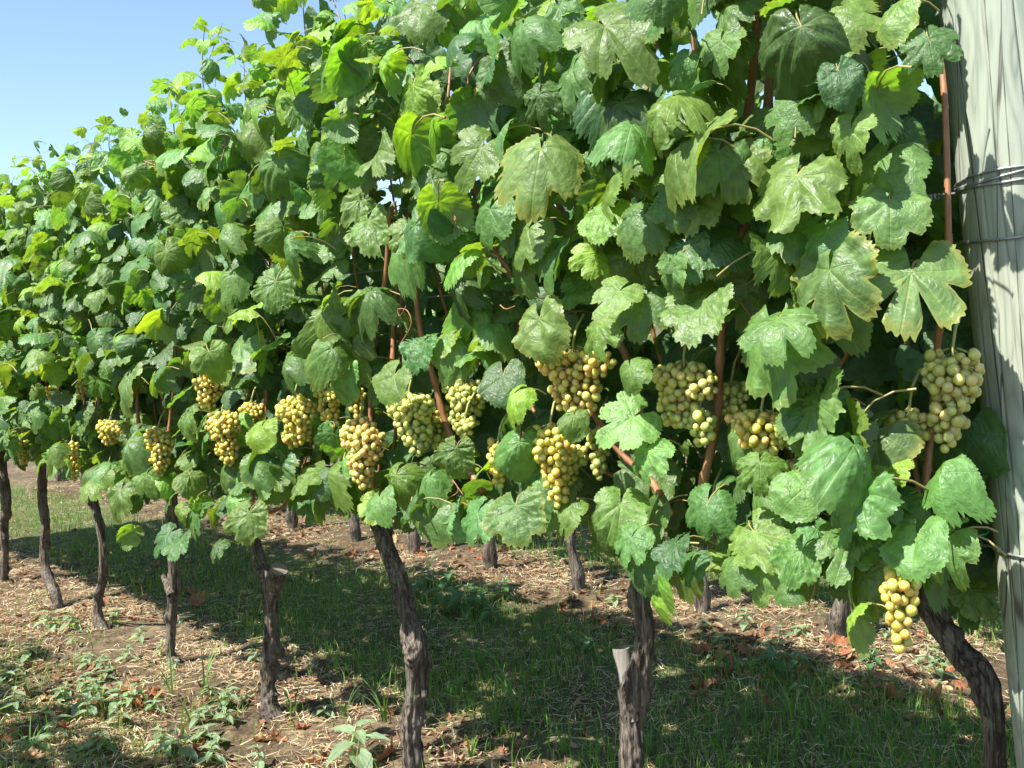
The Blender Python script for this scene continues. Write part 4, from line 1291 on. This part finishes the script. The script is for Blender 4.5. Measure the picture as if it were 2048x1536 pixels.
def weed(seed, nl, col):
    r = random.Random(seed)
    v = bpy.data.objects.new('weed', None); COL.objects.link(v)
    h = r.uniform(.05, .10)
    mb = MB(); top = Vector((r.uniform(-.02, .02), r.uniform(-.02, .02), h))
    mb.tube([Vector((0, 0, -.02)), Vector((0, 0, h*.5)), top], [.0022, .002, .0014], 5)
    obj('stem', mb.mesh('stem', [M_RACHIS]), v)
    for k in range(nl):
        a = k*2.4+r.uniform(-.3, .3); t = k/nl
        base = Vector((0, 0, 0)).lerp(top, .35+.65*t)
        d = Vector((math.cos(a), math.sin(a), 0))
        n = Vector((0, 0, 1)) + d*(-.15+.5*t)*-1
        tip = d + Vector((0, 0, .25+.5*t))
        size = r.uniform(.05, .085)*(1-.4*t)
        o = bpy.data.objects.new('leaf', r.choice(WL)); COL.objects.link(o); o.parent = v
        m = leaf_matrix(base, n, tip, size); m.translation = base
        o.matrix_basis = m; j = r.uniform(.85, 1.15)
        o.color = (col[0]*j, col[1]*j, col[2]*j, .05)
    return v
WP = [weed(600+k, 6+k % 3, (.20, .29, .165)) for k in range(3)] + [weed(610+k, 9, (.075, .17, .07)) for k in range(2)]
W_PALE = [(95, 1262, 1.25), (140, 1268, 1.1), (60, 1318, 1.1), (188, 1392, 1.0), (165, 1428, 1.25), (238, 1412, 1.2), (278, 1280, 1.0), (252, 1318, 1.0), (460, 1412, 1.0), (360, 1512, 1.2), (322, 1500, .9), (705, 1520, 1.7),
          (110, 1490, 1), (420, 1520, .9), (30, 1430, .9), (175, 1335, .9), (310, 1420, .8), (650, 1430, .7), (225, 1250, .8), (15, 1360, .9), (400, 1448, .8), (1490, 1262, 1.0), (1560, 1300, .9), (1600, 1275, .8), (1725, 1310, .9), (1880, 1360, 1.0), (1855, 1330, .8), (1440, 1290, .8), (1230, 1210, .8), (1270, 1230, .7)]
W_DARK = [(830, 1210, 1.5), (880, 1225, 1.6), (925, 1230, 1.7), (960, 1215, 1.5), (1000, 1200, 1.3), (860, 1185, 1.2), (905, 1180, 1.3), (990, 1240, 1.0), (1180, 1290, .8), (790, 1190, 1.0), (1560, 1345, 1.1), (1590, 1350, 1.0), (1740, 1340, 1.0)]
for _ in range(34):
    q_ = (R.uniform(0, 520), R.uniform(1230, 1530), R.uniform(.45, .9))
    W_PALE.append(q_)
for _ in range(14): W_PALE.append((R.uniform(1400, 1950), R.uniform(1250, 1400), R.uniform(.4, .8)))
usedw = set()
for dark, lst in ((0, W_PALE), (1, W_DARK)):
    for (u, v, sc) in lst:
        p = at_ground(u, v); p.z = ground_z(p.x, p.y)
        pi = R.choice((3, 4)) if dark else R.choice((0, 1, 2))
        if pi in usedw: o = copy_tree(WP[pi], p, R.uniform(0, 6.28))
        else: o = WP[pi]; o.location = p; usedw.add(pi)
        sc *= R.uniform(.9, 1.1); o.scale = (sc, sc, sc)
        if dark and u < 1020: tag(o, 'leafy dark green weed in the clump by the second row', 'weed', 'dark green weed clump')
        elif dark: tag(o, 'dark green weed growing singly between the dead leaves', 'weed', 'single dark green weeds')
        else: tag(o, 'small pale grey-green broad-leaved weed on the litter', 'weed', 'pale broad-leaved weeds')

# tall single grass tufts
def tuft(seed, n, h):
    r = random.Random(seed); mb = MB()
    v = bpy.data.objects.new('grass_tuft', None); COL.objects.link(v)
    for k in range(n):
        a = r.uniform(0, 6.28); d = Vector((math.cos(a), math.sin(a), 0)); hh = h*r.uniform(.55, 1.1); ln = r.uniform(.15, .75)
        sd = Vector((-d.y, d.x, 0)); V = []; Fc = []
        for q in range(7):
            t = q/6; c = d*(.008+hh*ln*t*t) + Vector((0, 0, hh*(t-.42*ln*t**2.5)-.01))
            wv = sd*.0032*(1-t**2*.95)
            V += [c-wv, c+Vector((0, 0, -.0006)), c+wv]
        for q in range(6):
            for e in range(2):
                b = q*3+e; Fc.append((b, b+1, b+4, b+3))
        m2 = MB().add(V, Fc)
        me = m2.mesh('blade', [M_GRASS])
        a_ = me.color_attributes.new('Col', 'FLOAT_COLOR', 'POINT'); c_ = (.10*r.uniform(.8, 1.3), .19*r.uniform(.8, 1.2), .045, 1)
        a_.data.foreach_set('color', np.tile(np.array(c_, dtype=np.float32), len(me.vertices)))
        obj('blade', me, v)
    return v
TP = [tuft(700, 7, .17), tuft(701, 9, .13), tuft(702, 5, .22)]
usedt = set()
for (u, v, sc, pi) in ((300, 1420, 1, 0), (345, 1395, 1.1, 2), (385, 1450, 1.0, 0), (410, 1380, 1, 2), (445, 1420, 1, 1), (360, 1470, 1.0, 2), (585, 1420, 1, 1), (690, 1430, 1.0, 0), (770, 1440, 1.1, 0), (905, 1270, .9, 0), (960, 1330, 1, 1), (1020, 1380, 1.2, 0), (1035, 1420, 1.2, 1), (1150, 1180, .9, 2), (1240, 1160, .9, 2), (1110, 1140, .9, 2), (1030, 1120, .8, 0), (1585, 1440, 1.1, 0), (1650, 1460, 1, 1), (1430, 1350, 1, 0), (1490, 1440, 1, 1), (1880, 1360, .9, 0), (860, 1140, .8, 0), (700, 1140, .8, 1), (660, 1100, .8, 0), (1300, 1500, 1, 1), (940, 1500, 1.1, 0), (1130, 1500, 1.1, 1), (1700, 1500, 1, 1), (60, 1500, .9, 1), (990, 1440, 1.3, 1)):
    p = at_ground(u, v); p.z = ground_z(p.x, p.y)
    if pi in usedt: o = copy_tree(TP[pi], p, R.uniform(0, 6.28))
    else: o = TP[pi]; o.location = p; usedt.add(pi)
    o.scale = (sc,)*3
    tag(o, 'tuft of tall arching green grass blades', 'grass tuft', 'tall grass tufts')

# fallen twigs and dead stalks
TW = [([(1630, 1370), (1700, 1385), (1760, 1410), (1810, 1450)], 'long reddish fallen cane lying on straw'), ([(1390, 1345), (1420, 1335), (1450, 1330)], 'short brown twig lying by dead leaves'),
      ([(20, 1520), (110, 1500), (215, 1475)], 'thin dead twig lying in the shade'), ([(150, 1440), (200, 1420), (260, 1400)], 'pale straw-coloured twig among weeds'),
      ([(420, 1500), (470, 1515), (520, 1500)], 'bleached twig near the fourth vine'), ([(640, 1490), (720, 1500), (790, 1495)], 'bleached dry stalk beside the third vine'),
      ([(1560, 1410), (1640, 1398), (1690, 1395)], 'grey twig crossing the reddish cane'), ([(1890, 1400), (1930, 1420), (1960, 1440)], 'pale dry stalk beside the end post'), ([(170, 1215), (250, 1235), (330, 1240)], 'dark twig between the sixth and fifth vines')]
for pts, lb in TW:
    P3 = []
    for k, (u, v) in enumerate(pts):
        p = at_ground(u, v); p.z = ground_z(p.x, p.y)+.008; P3.append(p)
    z = (P3[0]-CAM).dot(FWD); base = P3[0].copy(); base.z = ground_z(base.x, base.y)
    PP = smooth_path([tuple(p-base) for p in P3], 6); mb = MB()
    mb.tube([Vector(q)+Vector((0, 0, .004*noise.noise(Vector(q)*30))) for q in PP], list(np.linspace(.0036, .0018, len(PP))), 6)
    tag(obj('fallen_twig', mb.mesh('fallen_twig', [M_TWIG]), loc=base), lb, 'twig')
